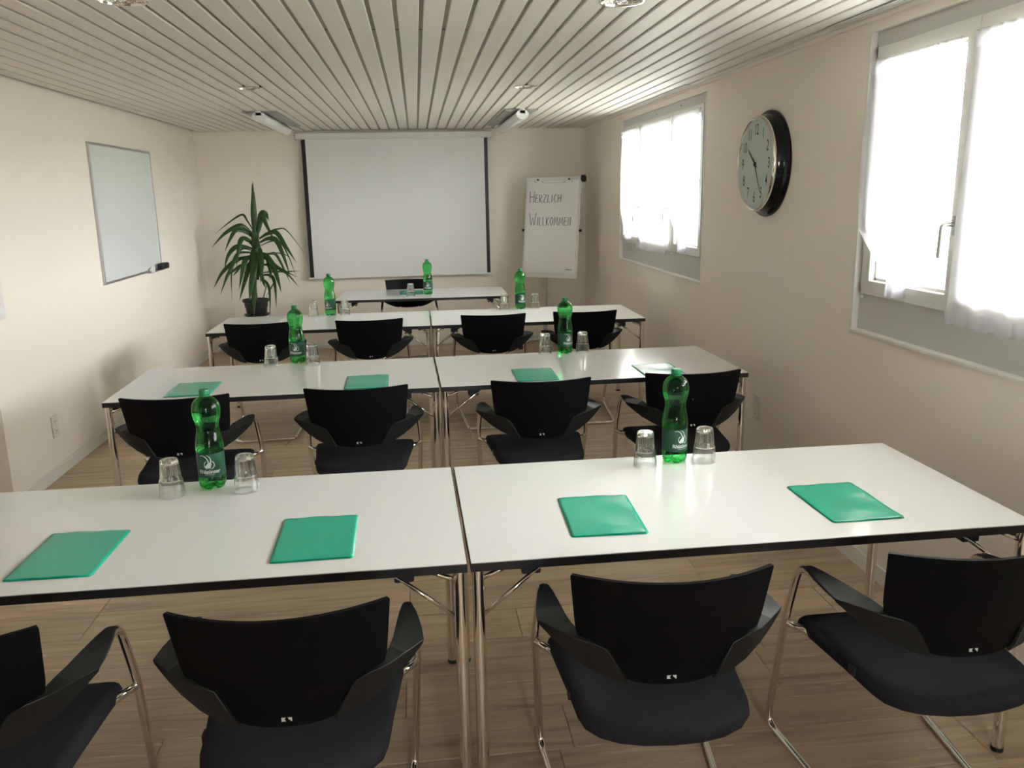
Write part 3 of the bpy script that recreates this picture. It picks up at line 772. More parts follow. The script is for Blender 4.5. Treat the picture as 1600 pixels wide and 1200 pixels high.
# ================================================================== PLANT
def plant():
    px, py, pz = -1.685, 9.12, .468
    st = empty('plant_stand', (px, py, 0))
    bm = bmesh.new(); lathe(bm, [(.165, .435), (.17, .440), (.17, .452), (.165, .458)], 32); shade_auto(obj('stand_top', bm, M['trim'], st))
    for k in range(3):
        a = radians(30 + 120 * k); bm = bmesh.new(); tube(bm, [(cos(a) * .15, sin(a) * .15, 0), (cos(a) * .10, sin(a) * .10, .44)], .012, 10); obj('leg', bm, M['trim'], st)
    tag(st, 'small round white stand under the potted plant in the left back corner', 'stand')
    e = empty('potted_plant', (px, py, .4585))
    bm = bmesh.new(); lathe(bm, [(.112, 0), (.122, .006), (.130, .022), (.127, .022), (.112, .010), (.09, .008)], 32); shade_auto(obj('saucer', bm, M['pot'], e), 50)
    bm = bmesh.new(); lathe(bm, [(.09, .009), (.104, .04), (.106, .045), (.112, .09), (.116, .094), (.122, .14), (.126, .145), (.136, .150), (.139, .175), (.130, .177), (.126, .160), (.05, .155)], 36)
    shade_auto(obj('pot', bm, M['pot'], e), 30)
    bm = bmesh.new(); lathe(bm, [(.125, .150), (.123, .158), (.06, .166), (.01, .168)], 24); obj('soil', bm, M['soil'], e, smooth=True)
    bm = bmesh.new(); tube(bm, [(0, 0, .15), (.005, 0, .35), (.015, .0, .55), (.03, 0, .86)], [.018, .016, .015, .010], 10)
    obj('stem', bm, M['bark'], e, smooth=True)
    bm = bmesh.new(); tube(bm, [(.07, 0, .15), (.10, .01, .26), (.14, .0, .34)], [.006, .005, .004], 8); obj('side_stem', bm, M['bark'], e, smooth=True)
    def leaf(pts, wmax, fold=.3, base=.3):
        wmax *= 1.3
        P3 = [Vector(p) for p in pts]
        # smooth by Catmull-Rom
        ctrl = [P3[0] * 2 - P3[1]] + P3 + [P3[-1] * 2 - P3[-2]]; path = []
        for i in range(1, len(ctrl) - 2):
            for k in range(5):
                t = k / 5; a, b, c, d = ctrl[i - 1:i + 3]
                path.append(.5 * ((2 * b) + (c - a) * t + (2 * a - 5 * b + 4 * c - d) * t * t + (3 * b - a - 3 * c + d) * t ** 3))
        path.append(P3[-1]); n = len(path); bm = bmesh.new(); rows_ = []
        for i, p in enumerate(path):
            t = i / (n - 1); tg = (path[min(i + 1, n - 1)] - path[max(i - 1, 0)]).normalized()
            w_ = wmax * min(1.0, base + 1.7 * t) if t < .45 else wmax * max(.03, (1 - ((t - .45) / .55) ** 1.7))
            side = tg.cross(Vector((0, -1, .35))).normalized()
            up = side.cross(tg).normalized()
            rows_.append([bm.verts.new(p + side * w_ - up * -.0 + up * w_ * fold), bm.verts.new(p), bm.verts.new(p - side * w_ + up * w_ * fold)])
        for i in range(n - 1):
            for j in range(2): bm.faces.new((rows_[i][j], rows_[i][j + 1], rows_[i + 1][j + 1], rows_[i + 1][j]))
        r = bmesh.ops.extrude_face_region(bm, geom=bm.faces[:])
        for v in [v for v in r['geom'] if isinstance(v, bmesh.types.BMVert)]: v.co.y += .0012
        bmesh.ops.recalc_face_normals(bm, faces=bm.faces[:])
        obj('leaf', bm, M['leaf'], e, smooth=True)
    # photo pixels of the leaf mid-lines (zoomed view 5.45x), turned into metres in the plant's own plane, each with its own depth sweep
    ppm = 1316.76 / 9.35; cxp, cyp = 375, 1145
    def V(u, v, dy): return ((u - cxp) / 5.453 / ppm + .075 * (cyp - v) / 5.453 / ppm, dy, (cyp - v) / 5.453 / ppm * .985 + .012)
    LV = [([(378, 700), (372, 560), (356, 380)], .024, 0, -.05), ([(368, 680), (362, 560), (352, 440)], .022, 0, -.07), ([(385, 700), (388, 600), (392, 500)], .024, 0, -.07), ([(375, 860), (372, 720), (368, 600)], .024, 0, -.06),
          ([(378, 520), (355, 340), (352, 75)], .023, 0, -.02), ([(372, 500), (352, 330), (338, 95)], .018, .02, .03), ([(375, 520), (362, 360), (360, 160)], .020, .01, .01),
          ([(360, 480), (300, 385), (255, 338), (150, 395), (25, 490)], .009, 0, .16), ([(362, 520), (300, 445), (245, 425), (150, 480), (58, 583)], .020, 0, -.18),
          ([(360, 530), (290, 470), (232, 458), (200, 520), (170, 612)], .018, 0, -.26), ([(378, 500), (400, 400), (428, 335), (470, 420), (545, 555)], .022, 0, -.2),
          ([(372, 500), (395, 420), (415, 330), (440, 340), (455, 390)], .024, 0, .12),
          ([(395, 525), (450, 485), (535, 458), (600, 480), (740, 678)], .007, 0, .22), ([(395, 530), (470, 490), (535, 485), (610, 590), (697, 725)], .020, 0, -.1),
          ([(400, 560), (470, 530), (540, 545), (600, 660), (660, 815)], .021, 0, -.22), ([(400, 590), (480, 555), (545, 560), (600, 660), (668, 860)], .008, 0, .2),
          ([(355, 600), (320, 540), (275, 530), (262, 620), (258, 735)], .021, 0, -.28), ([(350, 610), (280, 590), (215, 595), (165, 660), (140, 765)], .020, 0, -.12),
          ([(350, 625), (260, 610), (210, 690), (165, 800), (160, 1040)], .009, 0, .12), ([(352, 690), (270, 680), (190, 720), (110, 800), (52, 917)], .019, 0, -.1),
          ([(352, 660), (250, 680), (180, 740), (120, 830), (85, 935)], .008, 0, .14), ([(355, 740), (280, 735), (230, 760), (150, 825)], .014, 0, -.15),
          ([(355, 770), (270, 735), (215, 790), (180, 830)], .010, 0, .05), ([(355, 700), (325, 675), (300, 700), (285, 800), (272, 920)], .022, 0, -.25),
          ([(362, 760), (330, 720), (318, 800), (300, 900), (285, 1000)], .019, 0, -.32), ([(362, 600), (352, 700), (370, 850), (385, 1000), (400, 1145)], .026, 0, -.36),
          ([(370, 560), (372, 640), (372, 760), (360, 900), (362, 1000)], .027, 0, -.33), ([(385, 600), (410, 650), (435, 740), (445, 865)], .026, 0, -.3),
          ([(380, 640), (400, 720), (415, 790), (445, 870), (470, 920)], .017, 0, -.2), ([(400, 640), (460, 660), (520, 740), (600, 790), (707, 842)], .013, 0, -.1),
          ([(400, 660), (470, 655), (520, 665), (570, 770), (625, 908)], .012, 0, .15), ([(400, 640), (460, 690), (520, 760), (560, 850), (595, 952)], .021, 0, -.24),
          ([(420, 655), (520, 650), (585, 670), (610, 700)], .005, 0, .2), ([(390, 740), (450, 740), (500, 745), (620, 820), (715, 930)], .013, 0, -.05),
          ([(380, 810), (480, 800), (600, 805), (712, 803)], .008, 0, .1), ([(400, 830), (470, 820), (520, 850), (545, 940), (560, 1070)], .014, 0, -.28),
          ([(400, 860), (440, 865), (480, 915), (497, 1000), (503, 1160)], .011, 0, -.22), ([(520, 870), (495, 920), (458, 992)], .006, -.02, -.05),
          ([(400, 700), (460, 690), (480, 740), (500, 800), (498, 850)], .015, 0, -.2), ([(360, 800), (320, 790), (280, 800), (215, 798)], .006, 0, .1),
          ([(352, 640), (240, 640), (205, 720), (160, 830), (122, 952)], .016, 0, -.2)]
    for pts, w_, d0, d1 in LV:
        n = len(pts); leaf([V(u, v, d0 + (d1 - d0) * (i / (n - 1)) ** 1.3) for i, (u, v) in enumerate(pts)], w_, base=.75 if w_ > .0225 else .3)
    tag(e, 'potted plant with long drooping strap leaves in the left back corner', 'plant')
plant()

# ================================================================== TABLES
HT = 0.74
def make_table():
    """origin: middle of the near long edge, on the floor; x to the right, y away"""
    e = empty('folding_table'); w2, d = .8, .8
    top = obj('tabletop', B(-w2 + .0015, w2 - .0015, .0015, d - .0015, HT - .0025, HT), M['laminate'], e)
    obj('edge_band', B(-w2, w2, 0, d, HT - .026, HT - .0022, bev=.0015), M['edge'], e)
    for s in (-1, 1):
        for yy in (.026, d - .026):
            yi = yy + (.048 if yy < .1 else -.048)
            bm = bmesh.new(); tube(bm, [(s * (w2 - .0195), yy, .012), (s * (w2 - .0195), yy, HT - .027)], .0172, 20); lg = shade_auto(obj('leg', bm, M['chrome'], e))
            bm = bmesh.new(); tube(bm, [(s * (w2 - .0195), yy, 0), (s * (w2 - .0195), yy, .014)], .0178, 16); obj('foot_cap', bm, M['black'], lg)
            bm = bmesh.new(); tube(bm, [(s * (w2 - .034), yy, .580), (s * (w2 - .20), yy + (yi - yy) * .5, HT - .034)], .006, 8); obj('brace', bm, M['chrome'], e, smooth=True)
            bm = B(s * (w2 - .165) - .026, s * (w2 - .165) + .026, yi - .03, yi + .03, HT - .064, HT - .026, bev=.005); obj('latch_block', bm, M['black'], e)
            bm = bmesh.new(); tube(bm, round_path([(s * (w2 - .034), yy, HT - .055), (s * (w2 - .065), yy, HT - .042), (s * (w2 - .09), yy, HT - .030)], .01), .007, 8); obj('hinge_bracket', bm, M['chrome'], e, smooth=True)
        bm = B(s * (w2 - .0195) - .010, s * (w2 - .0195) + .010, .04, d - .04, HT - .060, HT - .028, bev=.003); obj('end_rail', bm, M['black'], e)
    return e
rows_t = {3: (.1049, 2.0306, .008), 2: (.0975, 4.1043, .0155), 1: (.0977, 6.1422, -.0048)}
def row_pt(r, a, b):
    sx, sy, ry = rows_t[r]; return (sx + cos(ry) * a - sin(ry) * b, sy + sin(ry) * a + cos(ry) * b)
tp = make_table(); first = True
nm = {3: 'nearest row', 2: 'middle row', 1: 'farthest row of paired tables'}
for r in (3, 2, 1):
    for s in (-1, 1):
        t = tp if first else copy_tree(tp); first = False
        x, y = row_pt(r, s * .8045, 0); t.location = (x, y, 0); t.rotation_euler = (0, 0, rows_t[r][2])
        tag(t, 'white-topped folding table with black edge, %s, %s half' % (nm[r], 'left' if s < 0 else 'right'), 'table', 'white folding tables')
t = copy_tree(tp); c_, s_ = cos(-.0176), sin(-.0176); t.location = (-.7477 + c_ * .8 + .004, 7.862 + s_ * .8, 0); t.rotation_euler = (0, 0, -.0176)
tag(t, 'single white folding table for the presenter, standing alone before the screen', 'table', 'white folding tables')

# ================================================================== CHAIRS
def make_chair():
    e = empty('cantilever_chair')
    # seat cushion
    half = [(0, -.262), (.07, -.258), (.13, -.243), (.175, -.217), (.203, -.182), (.213, -.14), (.222, -.04), (.234, .07), (.245, .17), (.246, .205), (.236, .226), (.215, .234), (.12, .236), (0, .237)]
    out = half + [(-x, y) for x, y in half[-2:0:-1]]
    # densify
    def dens(o, k=3):
        r = []
        for i in range(len(o)):
            a, b = Vector((*o[i], 0)), Vector((*o[(i + 1) % len(o)], 0))
            for j in range(k): p = a.lerp(b, j / k); r.append((p.x, p.y))
        return r
    out = dens(out, 2); n = len(out)
    def outline(sc, z, dz=0):
        return [((x) * sc, (y + .0) * (sc) + 0, z + dz * ((x / .24) ** 2)) for x, y in out]
    bm = bmesh.new(); rings = []
    for sc, z in ((.90, .408), (.955, .412), (.985, .421), (1.0, .434), (.998, .446), (.982, .457), (.95, .464), (.88, .4665), (.70, .466), (.45, .465), (.2, .4645)):
        drop = lambda y: -.02 * max(0, (y - .12) / .11) ** 2 if z > .43 else -.008 * max(0, (y - .12) / .11) ** 2
        rings.append([bm.verts.new((x, y, zz + drop(y) + .0)) for x, y, zz in outline(sc, z)])
    for a, b in zip(rings, rings[1:]):
        for k in range(n): bm.faces.new((a[k], a[(k + 1) % n], b[(k + 1) % n], b[k]))
    bm.faces.new(rings[0][::-1]); bm.faces.new(rings[-1]); bmesh.ops.recalc_face_normals(bm, faces=bm.faces[:])
    seat = obj('seat', bm, M['fabric'], e, smooth=True)
    obj('seat_pan', xf(B(-.17, .17, -.15, .17, .396, .412, bev=.006), lambda c: c), M['black'], e)
    bm = B(-.2245, -.2165, -.075, -.045, .428, .45, bev=.002); obj('side_tab', bm, M['black'], seat)
    # backrest shell
    def yb(x, z): return -.2 - .26 * (z - .56) + 1.35 * x * x - .16 * max(0, (.60 - z)) 
    zrow = [(.547, .03), (.5485, .055), (.553, .085), (.562, .112), (.575, .138), (.592, .162), (.615, .186), (.64, .203), (.665, .213), (.69, .2185), (.72, .222), (.76, .226), (.80, .230), (.826, .2325), (.8315, .2315)]
    nu = 20; bm = bmesh.new(); F = []; Bk = []
    for z, w_ in zrow:
        fr, bk = [], []
        for i in range(nu + 1):
            x = w_ * (2 * i / nu - 1); y = yb(x, z); th = .0055
            nx_ = -2.7 * x; l = math.sqrt(1 + nx_ * nx_)
            fr.append(bm.verts.new((x + nx_ / l * th, y + th / l, z))); bk.append(bm.verts.new((x - nx_ / l * th, y - th / l, z)))
        F.append(fr); Bk.append(bk)
    R_ = len(zrow)
    for j in range(R_ - 1):
        for i in range(nu):
            bm.faces.new((F[j][i], F[j + 1][i], F[j + 1][i + 1], F[j][i + 1])); bm.faces.new((Bk[j][i], Bk[j][i + 1], Bk[j + 1][i + 1], Bk[j + 1][i]))
        bm.faces.new((F[j][0], Bk[j][0], Bk[j + 1][0], F[j + 1][0])); bm.faces.new((F[j][nu], F[j + 1][nu], Bk[j + 1][nu], Bk[j][nu]))
    for i in range(nu):
        bm.faces.new((F[0][i], F[0][i + 1], Bk[0][i + 1], Bk[0][i])); bm.faces.new((F[-1][i], Bk[-1][i], Bk[-1][i + 1], F[-1][i + 1]))
    bmesh.ops.recalc_face_normals(bm, faces=bm.faces[:])
    back = shade_auto(obj('backrest', bm, M['shell'], e), 50)
    # small white two-glyph maker's badge on the back of the shell
    for k, pts in enumerate(([(0, 0), (.0095, 0), (.0062, .0045), (.0095, .009), (0, .009)], [(.0135, .009), (.0225, .009), (.0225, 0), (.0195, 0), (.0195, .0035), (.0165, .0035)])):
        bm = bmesh.new(); poly_prism(bm, [(x - .011, yb(0, .567) - .0068, .5625 + z) for x, z in pts], (0, 1, 0), .001); obj('badge', bm, M['print'], back)
    # armrests: top plate and rear wing folded along one edge
    for s in (-1, 1):
        top = [(.249, .118, .651), (.253, .134, .648), (.263, .140, .646), (.273, .132, .648), (.285, .075, .655), (.293, .02, .661), (.300, -.04, .666), (.304, -.096, .668)]
        P1 = (.175, -.197, .650)
        ridge = [(.304, -.096, .668), (.264, -.139, .665), (.224, -.178, .660), P1]
        inner = [P1, (.203, -.168, .664), (.226, -.135, .680), (.232, -.09, .676), (.238, 0, .666), (.244, .075, .657)]
        bm = bmesh.new()
        T_ = [bm.verts.new(p) for p in top[:-1]]; Rg = [bm.verts.new(p) for p in ridge]; In = [bm.verts.new(p) for p in inner[1:]]
        # top plate as a strip between outer (T_ + ridge) and inner
        outer = T_[3:] + Rg[:-1]      # from tip outer side to near P1
        bm.faces.new((T_[0], T_[1], T_[2], T_[3], In[-1])) if False else None
        tipf = [T_[0], T_[1], T_[2], T_[3]]
        bm.faces.new(tipf)
        bm.faces.new((T_[0], T_[3], T_[4], In[4])); bm.faces.new((In[4], T_[4], T_[5], In[3])); bm.faces.new((In[3], T_[5], T_[6], In[2]))
        bm.faces.new((In[2], T_[6], Rg[0], Rg[1])); bm.faces.new((In[2], Rg[1], In[1])); bm.faces.new((In[1], Rg[1], Rg[2], In[0])); bm.faces.new((In[0], Rg[2], Rg[3]))
        # rear wing
        low = [(.301, -.098, .658), (.272, -.120, .632), (.235, -.145, .603), (.190, -.172, .577), (.146, -.192, .5585), (.103, -.203, .5485)]
        seam = [P1, (.150, -.199, .638), (.128, -.206, .600), (.112, -.209, .566)]
        Lw = [bm.verts.new(p) for p in low]; Sm = [bm.verts.new(p) for p in seam[1:]]
        bm.faces.new((Rg[0], Lw[0], Lw[1], Rg[1])); bm.faces.new((Rg[1], Lw[1], Lw[2], Rg[2])); bm.faces.new((Rg[2], Lw[2], Lw[3], Rg[3]))
        bm.faces.new((Rg[3], Lw[3], Sm[0])); bm.faces.new((Sm[0], Lw[3], Lw[4], Sm[1])); bm.faces.new((Sm[1], Lw[4], Lw[5], Sm[2]))
        if s < 0:
            for v in bm.verts: v.co.x *= -1
        bmesh.ops.recalc_face_normals(bm, faces=bm.faces[:])
        # make normals point out/up so the solidify goes inwards
        up = sum((f.normal.z for f in bm.faces if abs(f.normal.z) > .8))
        if up < 0: bmesh.ops.reverse_faces(bm, faces=bm.faces[:])
        me_o = obj('armrest', bm, M['armrest'], e)
        so = me_o.modifiers.new('s', 'SOLIDIFY'); so.thickness = .009; so.offset = -1
        bv = me_o.modifiers.new('b', 'BEVEL'); bv.width = .0014; bv.segments = 1; bv.limit_method = 'ANGLE'; bv.angle_limit = radians(35)
        dg = bpy.context.evaluated_depsgraph_get(); me = bpy.data.meshes.new_from_object(me_o.evaluated_get(dg)); me_o.modifiers.clear(); me_o.data = me
        shade_auto(me_o, 24)
    # one bent chrome tube: arm - front upright - floor runner - rear cross bar - and back
    hp = [(.263, .02, .640), (.264, .176, .632), (.281, .208, .46), (.256, .352, .014), (.222, -.02, .0125), (.200, -.305, .0125)]
    full = [(-x, y, z) for x, y, z in hp] + [(x, y, z) for x, y, z in hp[::-1]]
    pts = [Vector(p) for p in full]; path = [pts[0]]
    rads = [0, .05, .03, .06, .02, .055, .055, .02, .06, .03, .05, 0]
    for i in range(1, len(pts) - 1):
        a, b, c = pts[i - 1:i + 2]; d = min(rads[i], (a - b).length * .45, (c - b).length * .45)
        p, q = b + (a - b).normalized() * d, b + (c - b).normalized() * d; m_ = 7
        for k in range(m_ + 1): t = k / m_; path.append(p * (1 - t) ** 2 + b * 2 * t * (1 - t) + q * t * t)
    path.append(pts[-1])
    bm = bmesh.new(); tube(bm, path, .0112, 12); bmesh.ops.recalc_face_normals(bm, faces=bm.faces[:])
    fr = obj('frame', bm, M['chrome'], e, smooth=True)
    for s in (-1, 1):
        bm = bmesh.new(); tube(bm, [(s * .279, .203, .438), (s * .245, .170, .432), (s * .19, .12, .402)], [.010, .012, .010], 10); obj('seat_bracket', bm, M['chrome'], e, smooth=True)
        bm = bmesh.new(); tube(bm, [(s * .209, -.20, .004), (s * .204, -.25, .004)], .0045, 8); obj('glide', bm, M['black'], fr)
    bm = B(-.03, .03, -.345, -.30, 0.0, .004); 
    bmesh.ops.delete(bm, geom=bm.verts[:], context='VERTS'); bm.free()
    return e
cp = make_chair()
chairs = {'31': (-1.0404, 1.8578, .0515), '32': (-.3208, 1.8885, 0), '33': (.562, 1.9274, -.0446), '34': (1.3116, 1.9359, .0018),
          '21': (-1.081, 3.9566, .0095), '22': (-.2911, 3.9902, -.0012), '23': (.5631, 3.982, -.0278), '24': (1.2971, 4.008, -.0092),
          '11': (-1.1005, 6.1538, .0214), '12': (-.3435, 6.1341, .0348), '13': (.5425, 6.1787, -.0088), '14': (1.2124, 6.1844, -.0115)}
rn = {'3': 'nearest row', '2': 'middle row', '1': 'farthest row facing the screen'}
cn = {'1': 'leftmost', '2': 'second from the left', '3': 'third from the left', '4': 'rightmost'}
first = True
for k, (x, y, a) in chairs.items():
    c = cp if first else copy_tree(cp); first = False
    c.location = (x, y, 0); c.rotation_euler = (0, 0, a)
    tag(c, 'black chrome-framed armchair, %s in the %s' % (cn[k[1]], rn[k[0]]), 'chair', 'black cantilever armchairs')
c = copy_tree(cp); c.location = (-.075, 8.50, 0); c.rotation_euler = (0, 0, pi + .01)
tag(c, 'black armchair behind the presenter table, facing the camera', 'chair', 'black cantilever armchairs')

# ================================================================== BOTTLES
BR = .0445
def bend(bm, r, zc, ang0=0.0):
    """flat print (x, y) wrapped on a cylinder facing -Y"""
    def f(c):
        a = c.x / r + ang0; return (r * sin(a), -r * cos(a), zc + c.y)
    bmesh.ops.subdivide_edges(bm, edges=[e for e in bm.edges if abs(e.verts[0].co.x - e.verts[1].co.x) > .006], cuts=2) if False else None
    return xf(bm, f)
def strip_bm(bm, pts, w0, w1=None):
    """flat tapered ribbon along 2D points"""
    w1 = w0 if w1 is None else w1; n = len(pts); prev = None
    for i, p in enumerate(pts):
        a = Vector((*pts[max(i - 1, 0)], 0)); b = Vector((*pts[min(i + 1, n - 1)], 0)); t = (b - a).normalized(); nn = Vector((-t.y, t.x, 0)); w_ = w0 + (w1 - w0) * i / (n - 1)
        p3 = Vector((*p, 0)); cur = (bm.verts.new(p3 + nn * w_), bm.verts.new(p3 - nn * w_))
        if prev: bm.faces.new((prev[0], cur[0], cur[1], prev[1]))
        prev = cur
def make_bottle():
    e = empty('water_bottle')
    prof = [(.012, .008), (.020, .004), (.028, .001), (.034, .0005), (.039, .004), (.0425, .012), (.0442, .024), (.0445, .036), (.0435, .0375), (.0435, .130), (.0445, .1315), (.0445, .148), (.0438, .150), (.0436, .154), (.0430, .158), (.0425, .160),
            (.0418, .168), (.0405, .171), (.0398, .179), (.0384, .182), (.0378, .190), (.0364, .193), (.0360, .201), (.0354, .208), (.0360, .214), (.0372, .221), (.0395, .229), (.0425, .240), (.0445, .252), (.0452, .262), (.0446, .272), (.0425, .282), (.0385, .2905), (.0320, .2985), (.0240, .3045), (.0170, .3095), (.0145, .312), (.0145, .3135), (.0170, .314), (.0170, .316), (.0140, .3165), (.0140, .318)]
    def mod(a, z):
        if z > .036: return 1.0
        k = 1 - z / .036; return 1 - .26 * k * (max(0, cos(5 * a)) ** 3)
    def zmod(bm):
        for v in bm.verts:
            if v.co.z < .012:
                a = math.atan2(v.co.y, v.co.x); v.co.z += .010 * max(0, cos(5 * a)) ** 2 * (1 - v.co.z / .012)
    bm = bmesh.new(); lathe(bm, prof, 60, mod=mod); zmod(bm); bmesh.ops.recalc_face_normals(bm, faces=bm.faces[:])
    body = obj('bottle_body', bm, M['bottle'], e, smooth=True)
    bm = bmesh.new(); lathe(bm, [(.0150, .3145), (.0158, .315), (.0160, .328), (.0152, .3315), (.012, .3325)], 40, mod=lambda a, z: 1 + (.025 if int(a / (2 * pi) * 40) % 2 else 0))
    lathe(bm, [(.0165, .3095), (.0165, .3135)], 32)
    bmesh.ops.recalc_face_normals(bm, faces=bm.faces[:]); obj('screw_cap', bm, M['cap'], e)
    rl = .0440; bm = bmesh.new(); n = 64
    r0 = [bm.verts.new((rl * cos(2 * pi * k / n), rl * sin(2 * pi * k / n), .044)) for k in range(n)]; r1 = [bm.verts.new((rl * cos(2 * pi * k / n), rl * sin(2 * pi * k / n), .124)) for k in range(n)]
    for k in range(n): bm.faces.new((r0[k], r0[(k + 1) % n], r1[(k + 1) % n], r1[k]))
    lab = obj('paper_label', bm, M['label'], e, smooth=True)
    rp = .0446
    # goat head, horns and ring
    bm = bmesh.new()
    ring = lambda a0, a1: [(.0015 + .0165 * cos(radians(a)), .005 + .0145 * sin(radians(a))) for a in range(a0, a1 + 1, 9)]
    strip_bm(bm, ring(-70, 62), .0011); strip_bm(bm, ring(125, 250), .0011)
    strip_bm(bm, [(-.0285, .0345), (-.024, .0365), (-.018, .0365), (-.011, .0335), (-.005, .027), (-.0015, .019), (-.0005, .013)], .0005, .0019)
    strip_bm(bm, [(-.006, .0375), (-.001, .036), (.004, .0315), (.007, .025), (.0075, .019), (.006, .012)], .0005, .0019)
    hd = [(-.0115, .001), (-.013, -.0035), (-.0095, -.006), (-.0075, -.0045), (-.005, -.007), (-.003, -.0035), (-.001, -.0085), (.0015, -.004), (.004, -.0085), (.0055, -.003), (.008, .004), (.0085, .0105), (.0055, .0135), (.001, .0135), (-.003, .011), (-.007, .0065)]
    bm.faces.new([bm.verts.new((x, y, 0)) for x, y in hd])
    obj('label_emblem', bend(bm, rp, .0825), M['print'], lab)
    t = text_bm('Rhäzünser', .0178, 0, 'CENTER', 'CENTER', sx=1.0, offset=.00035, spacing=.95)
    obj('label_lettering', bend(t, rp, .0640), M['print'], lab)
    t = text_bm('MINERALWASSER', .0042, 0, 'CENTER', 'CENTER')
    bm2 = t; obj('label_small_lettering', bend(bm2, rp, .0540), M['print'], lab)
    return e
bp_ = make_bottle()
def on_row(px_y): return px_y
bottles = [((-.700, 2.790), .06, 'left table of the nearest row'), ((.881, 2.795), .34, 'right table of the nearest row'),
           ((-.698, 4.932), -.08, 'left table of the middle row'), ((.866, 4.902), .38, 'right table of the middle row'),
           ((-.694, 6.915), -.45, 'left table of the farthest paired row'), ((.850, 6.915), .35, 'right table of the farthest paired row'), ((.113, 8.170), -.05, 'presenter table')]
first = True
for (x, y), a, lb in bottles:
    b = bp_ if first else copy_tree(bp_); first = False
    b.location = (x, y - .025, HT); b.rotation_euler = (0, 0, a - math.atan2(x, y) * .0)
    tag(b, 'green plastic water bottle standing on the %s' % lb, 'bottle', 'green water bottles')

# ================================================================== GLASSES (upside down)
def make_glass():
    e_prof_out = [(.0400, 0.0), (.0402, .003), (.0385, .030), (.0372, .050), (.0372, .053), (.0352, .056), (.0325, .085), (.0300, .112), (.0288, .119), (.0265, .122)]
    e_prof_in = [(.0385, .0), (.0383, .003), (.0368, .030), (.0352, .052), (.0330, .060), (.0300, .088), (.0272, .106), (.0200, .109), (.0060, .109)]
    bm = bmesh.new(); n = 60
    def fac(a, z):
        if z < .054: return 1.0
        k = (a / (2 * pi) * 10) % 1.0; f = cos(pi / 10) / cos((k - .5) * 2 * pi / 10)
        return 1 + (f - 1) * 1.3
    ro = [[bm.verts.new((r * fac(2 * pi * k / n, z) * cos(2 * pi * k / n), r * fac(2 * pi * k / n, z) * sin(2 * pi * k / n), z)) for k in range(n)] for r, z in e_prof_out]
    ri = [[bm.verts.new((r * cos(2 * pi * k / n), r * sin(2 * pi * k / n), z)) for k in range(n)] for r, z in e_prof_in]
    for S_ in (ro, ri):
        for a, b in zip(S_, S_[1:]):
            for k in range(n): bm.faces.new((a[k], a[(k + 1) % n], b[(k + 1) % n], b[k]))
    bm.faces.new(ro[-1]); bm.faces.new(ri[-1])
    for k in range(n): bm.faces.new((ro[0][k], ro[0][(k + 1) % n], ri[0][(k + 1) % n], ri[0][k]))
    bmesh.ops.recalc_face_normals(bm, faces=bm.faces[:])
    o = obj('drinking_glass', bm, M['tumbler']); return shade_auto(o, 14)
gp = make_glass()
gl = [((-.813, 2.695), 'left of the bottle on the left table, nearest row'), ((-.579, 2.703), 'right of the bottle on the left table, nearest row'),
      ((.766, 2.735), 'left of the bottle on the right table, nearest row'), ((.982, 2.747), 'right of the bottle on the right table, nearest row'),
      ((-.832, 4.808), 'left of the bottle on the left table, middle row'), ((-.603, 4.813), 'right of the bottle on the left table, middle row'),
      ((.744, 4.864), 'left of the bottle on the right table, middle row'), ((.970, 4.872), 'right of the bottle on the right table, middle row'),
      ((-.828, 6.868), 'left of the bottle on the left table, farthest paired row'), ((-.578, 6.868), 'right of the bottle on the left table, farthest paired row'),
      ((.714, 6.868), 'left of the bottle on the right table, farthest paired row'), ((.969, 6.868), 'right of the bottle on the right table, farthest paired row'),
      ((-.053, 7.990), 'left of the bottle on the presenter table')]
first = True
for i, ((x, y), lb) in enumerate(gl):
    g = gp if first else gp.copy()
    if not first: COL.objects.link(g)
    first = False; g.location = (x, y, HT + .0003); g.rotation_euler = (0, 0, i * .37)
    tag(g, 'upturned clear glass %s' % lb, 'glass', 'upturned drinking glasses')

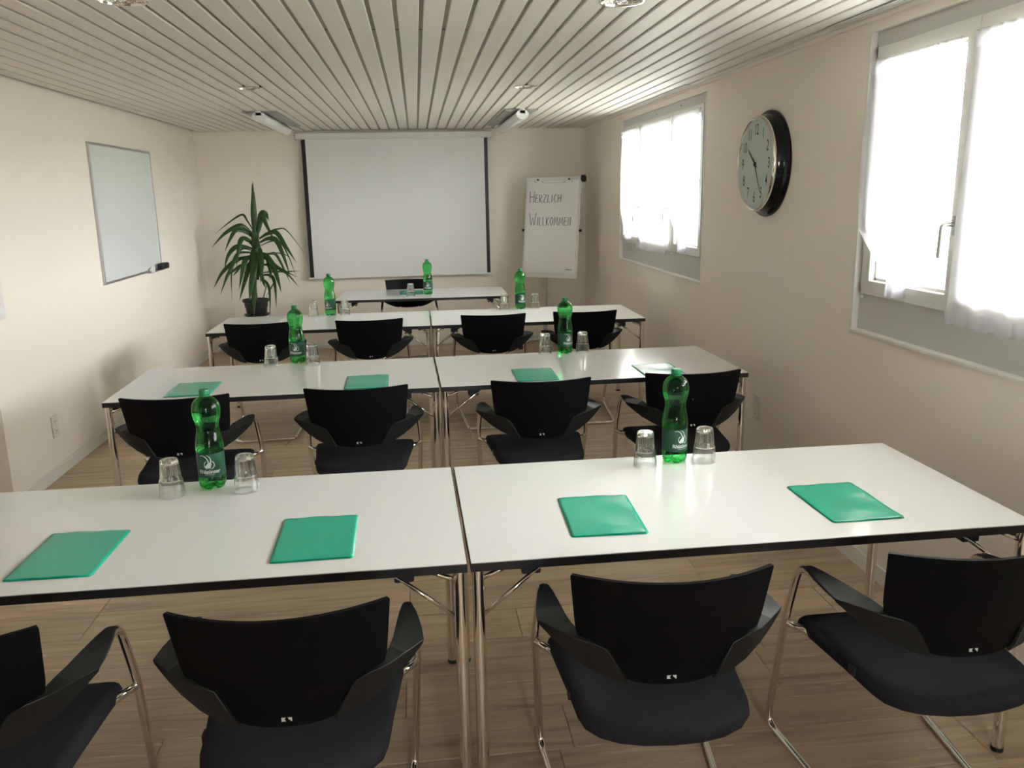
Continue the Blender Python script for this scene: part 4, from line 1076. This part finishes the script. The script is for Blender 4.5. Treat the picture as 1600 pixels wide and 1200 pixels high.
# ================================================================== FOLDERS
def make_folder(seed, cx, cy, a, label, w_=.22, l_=.31, z=HT):
    rnd = random.Random(seed); ph = [rnd.uniform(0, 6.3) for _ in range(6)]
    e = empty('document_folder', (cx, cy, z), a); nx_, ny_ = 22, 30
    for li, (ins, zz) in enumerate(((0.0, .0006), (.003, .0022))):
        bm = bmesh.new(); g = []
        for j in range(ny_ + 1):
            g.append([])
            for i in range(nx_ + 1):
                u, v = i / nx_, j / ny_
                x = (u - .5) * (w_ - ins); y = (v - .5) * (l_ - ins)
                # rounded corners
                rx = abs(u - .5) * 2; ry = abs(v - .5) * 2
                if rx > .93 and ry > .95: x *= 1 - (rx - .93) * .35; y *= 1 - (ry - .95) * .35
                dz = 0
                if li: dz = .0006 + .0009 * (sin(u * 5 + v * 3 + ph[0]) * sin(v * 4 + ph[1])) + .0008 * sin(v * 9 + u * 4 + ph[2]) * u + .0012 * max(0, ry - .85) * 4 * (1 + sin(u * 15 + ph[3]))
                g[-1].append(bm.verts.new((x, y, zz + max(dz, 0))))
        for j in range(ny_):
            for i in range(nx_): bm.faces.new((g[j][i], g[j][i + 1], g[j + 1][i + 1], g[j + 1][i]))
        r = bmesh.ops.extrude_face_region(bm, geom=bm.faces[:])
        for v in [v for v in r['geom'] if isinstance(v, bmesh.types.BMVert)]: v.co.z += .0004
        bmesh.ops.recalc_face_normals(bm, faces=bm.faces[:])
        obj('cover_sheet' if li else 'back_sheet', bm, M['folder'], e, smooth=True)
    tag(e, label, 'folder', 'green plastic document folders')
fl = [(-.963, 2.256, -.01, 'green plastic folder leftmost on the nearest row of tables'), (-.308, 2.263, .02, 'green plastic folder second from the left on the nearest row'),
      (.513, 2.302, -.035, 'green plastic folder third from the left on the nearest row'), (1.259, 2.290, .008, 'green plastic folder rightmost on the nearest row'),
      (-1.135, 4.288, .01, 'green plastic folder leftmost on the middle row of tables'), (-.272, 4.290, .015, 'green plastic folder second from the left on the middle row'),
      (.600, 4.292, -.01, 'green plastic folder third from the left on the middle row'), (1.262, 4.276, .01, 'pale-reflecting green folder rightmost on the middle row'),
      (-.045, 8.31, 0.0, 'green plastic folder behind the glass on the presenter table')]
for i, (x, y, a, lb) in enumerate(fl): make_folder(i + 11, x, y, a, lb)
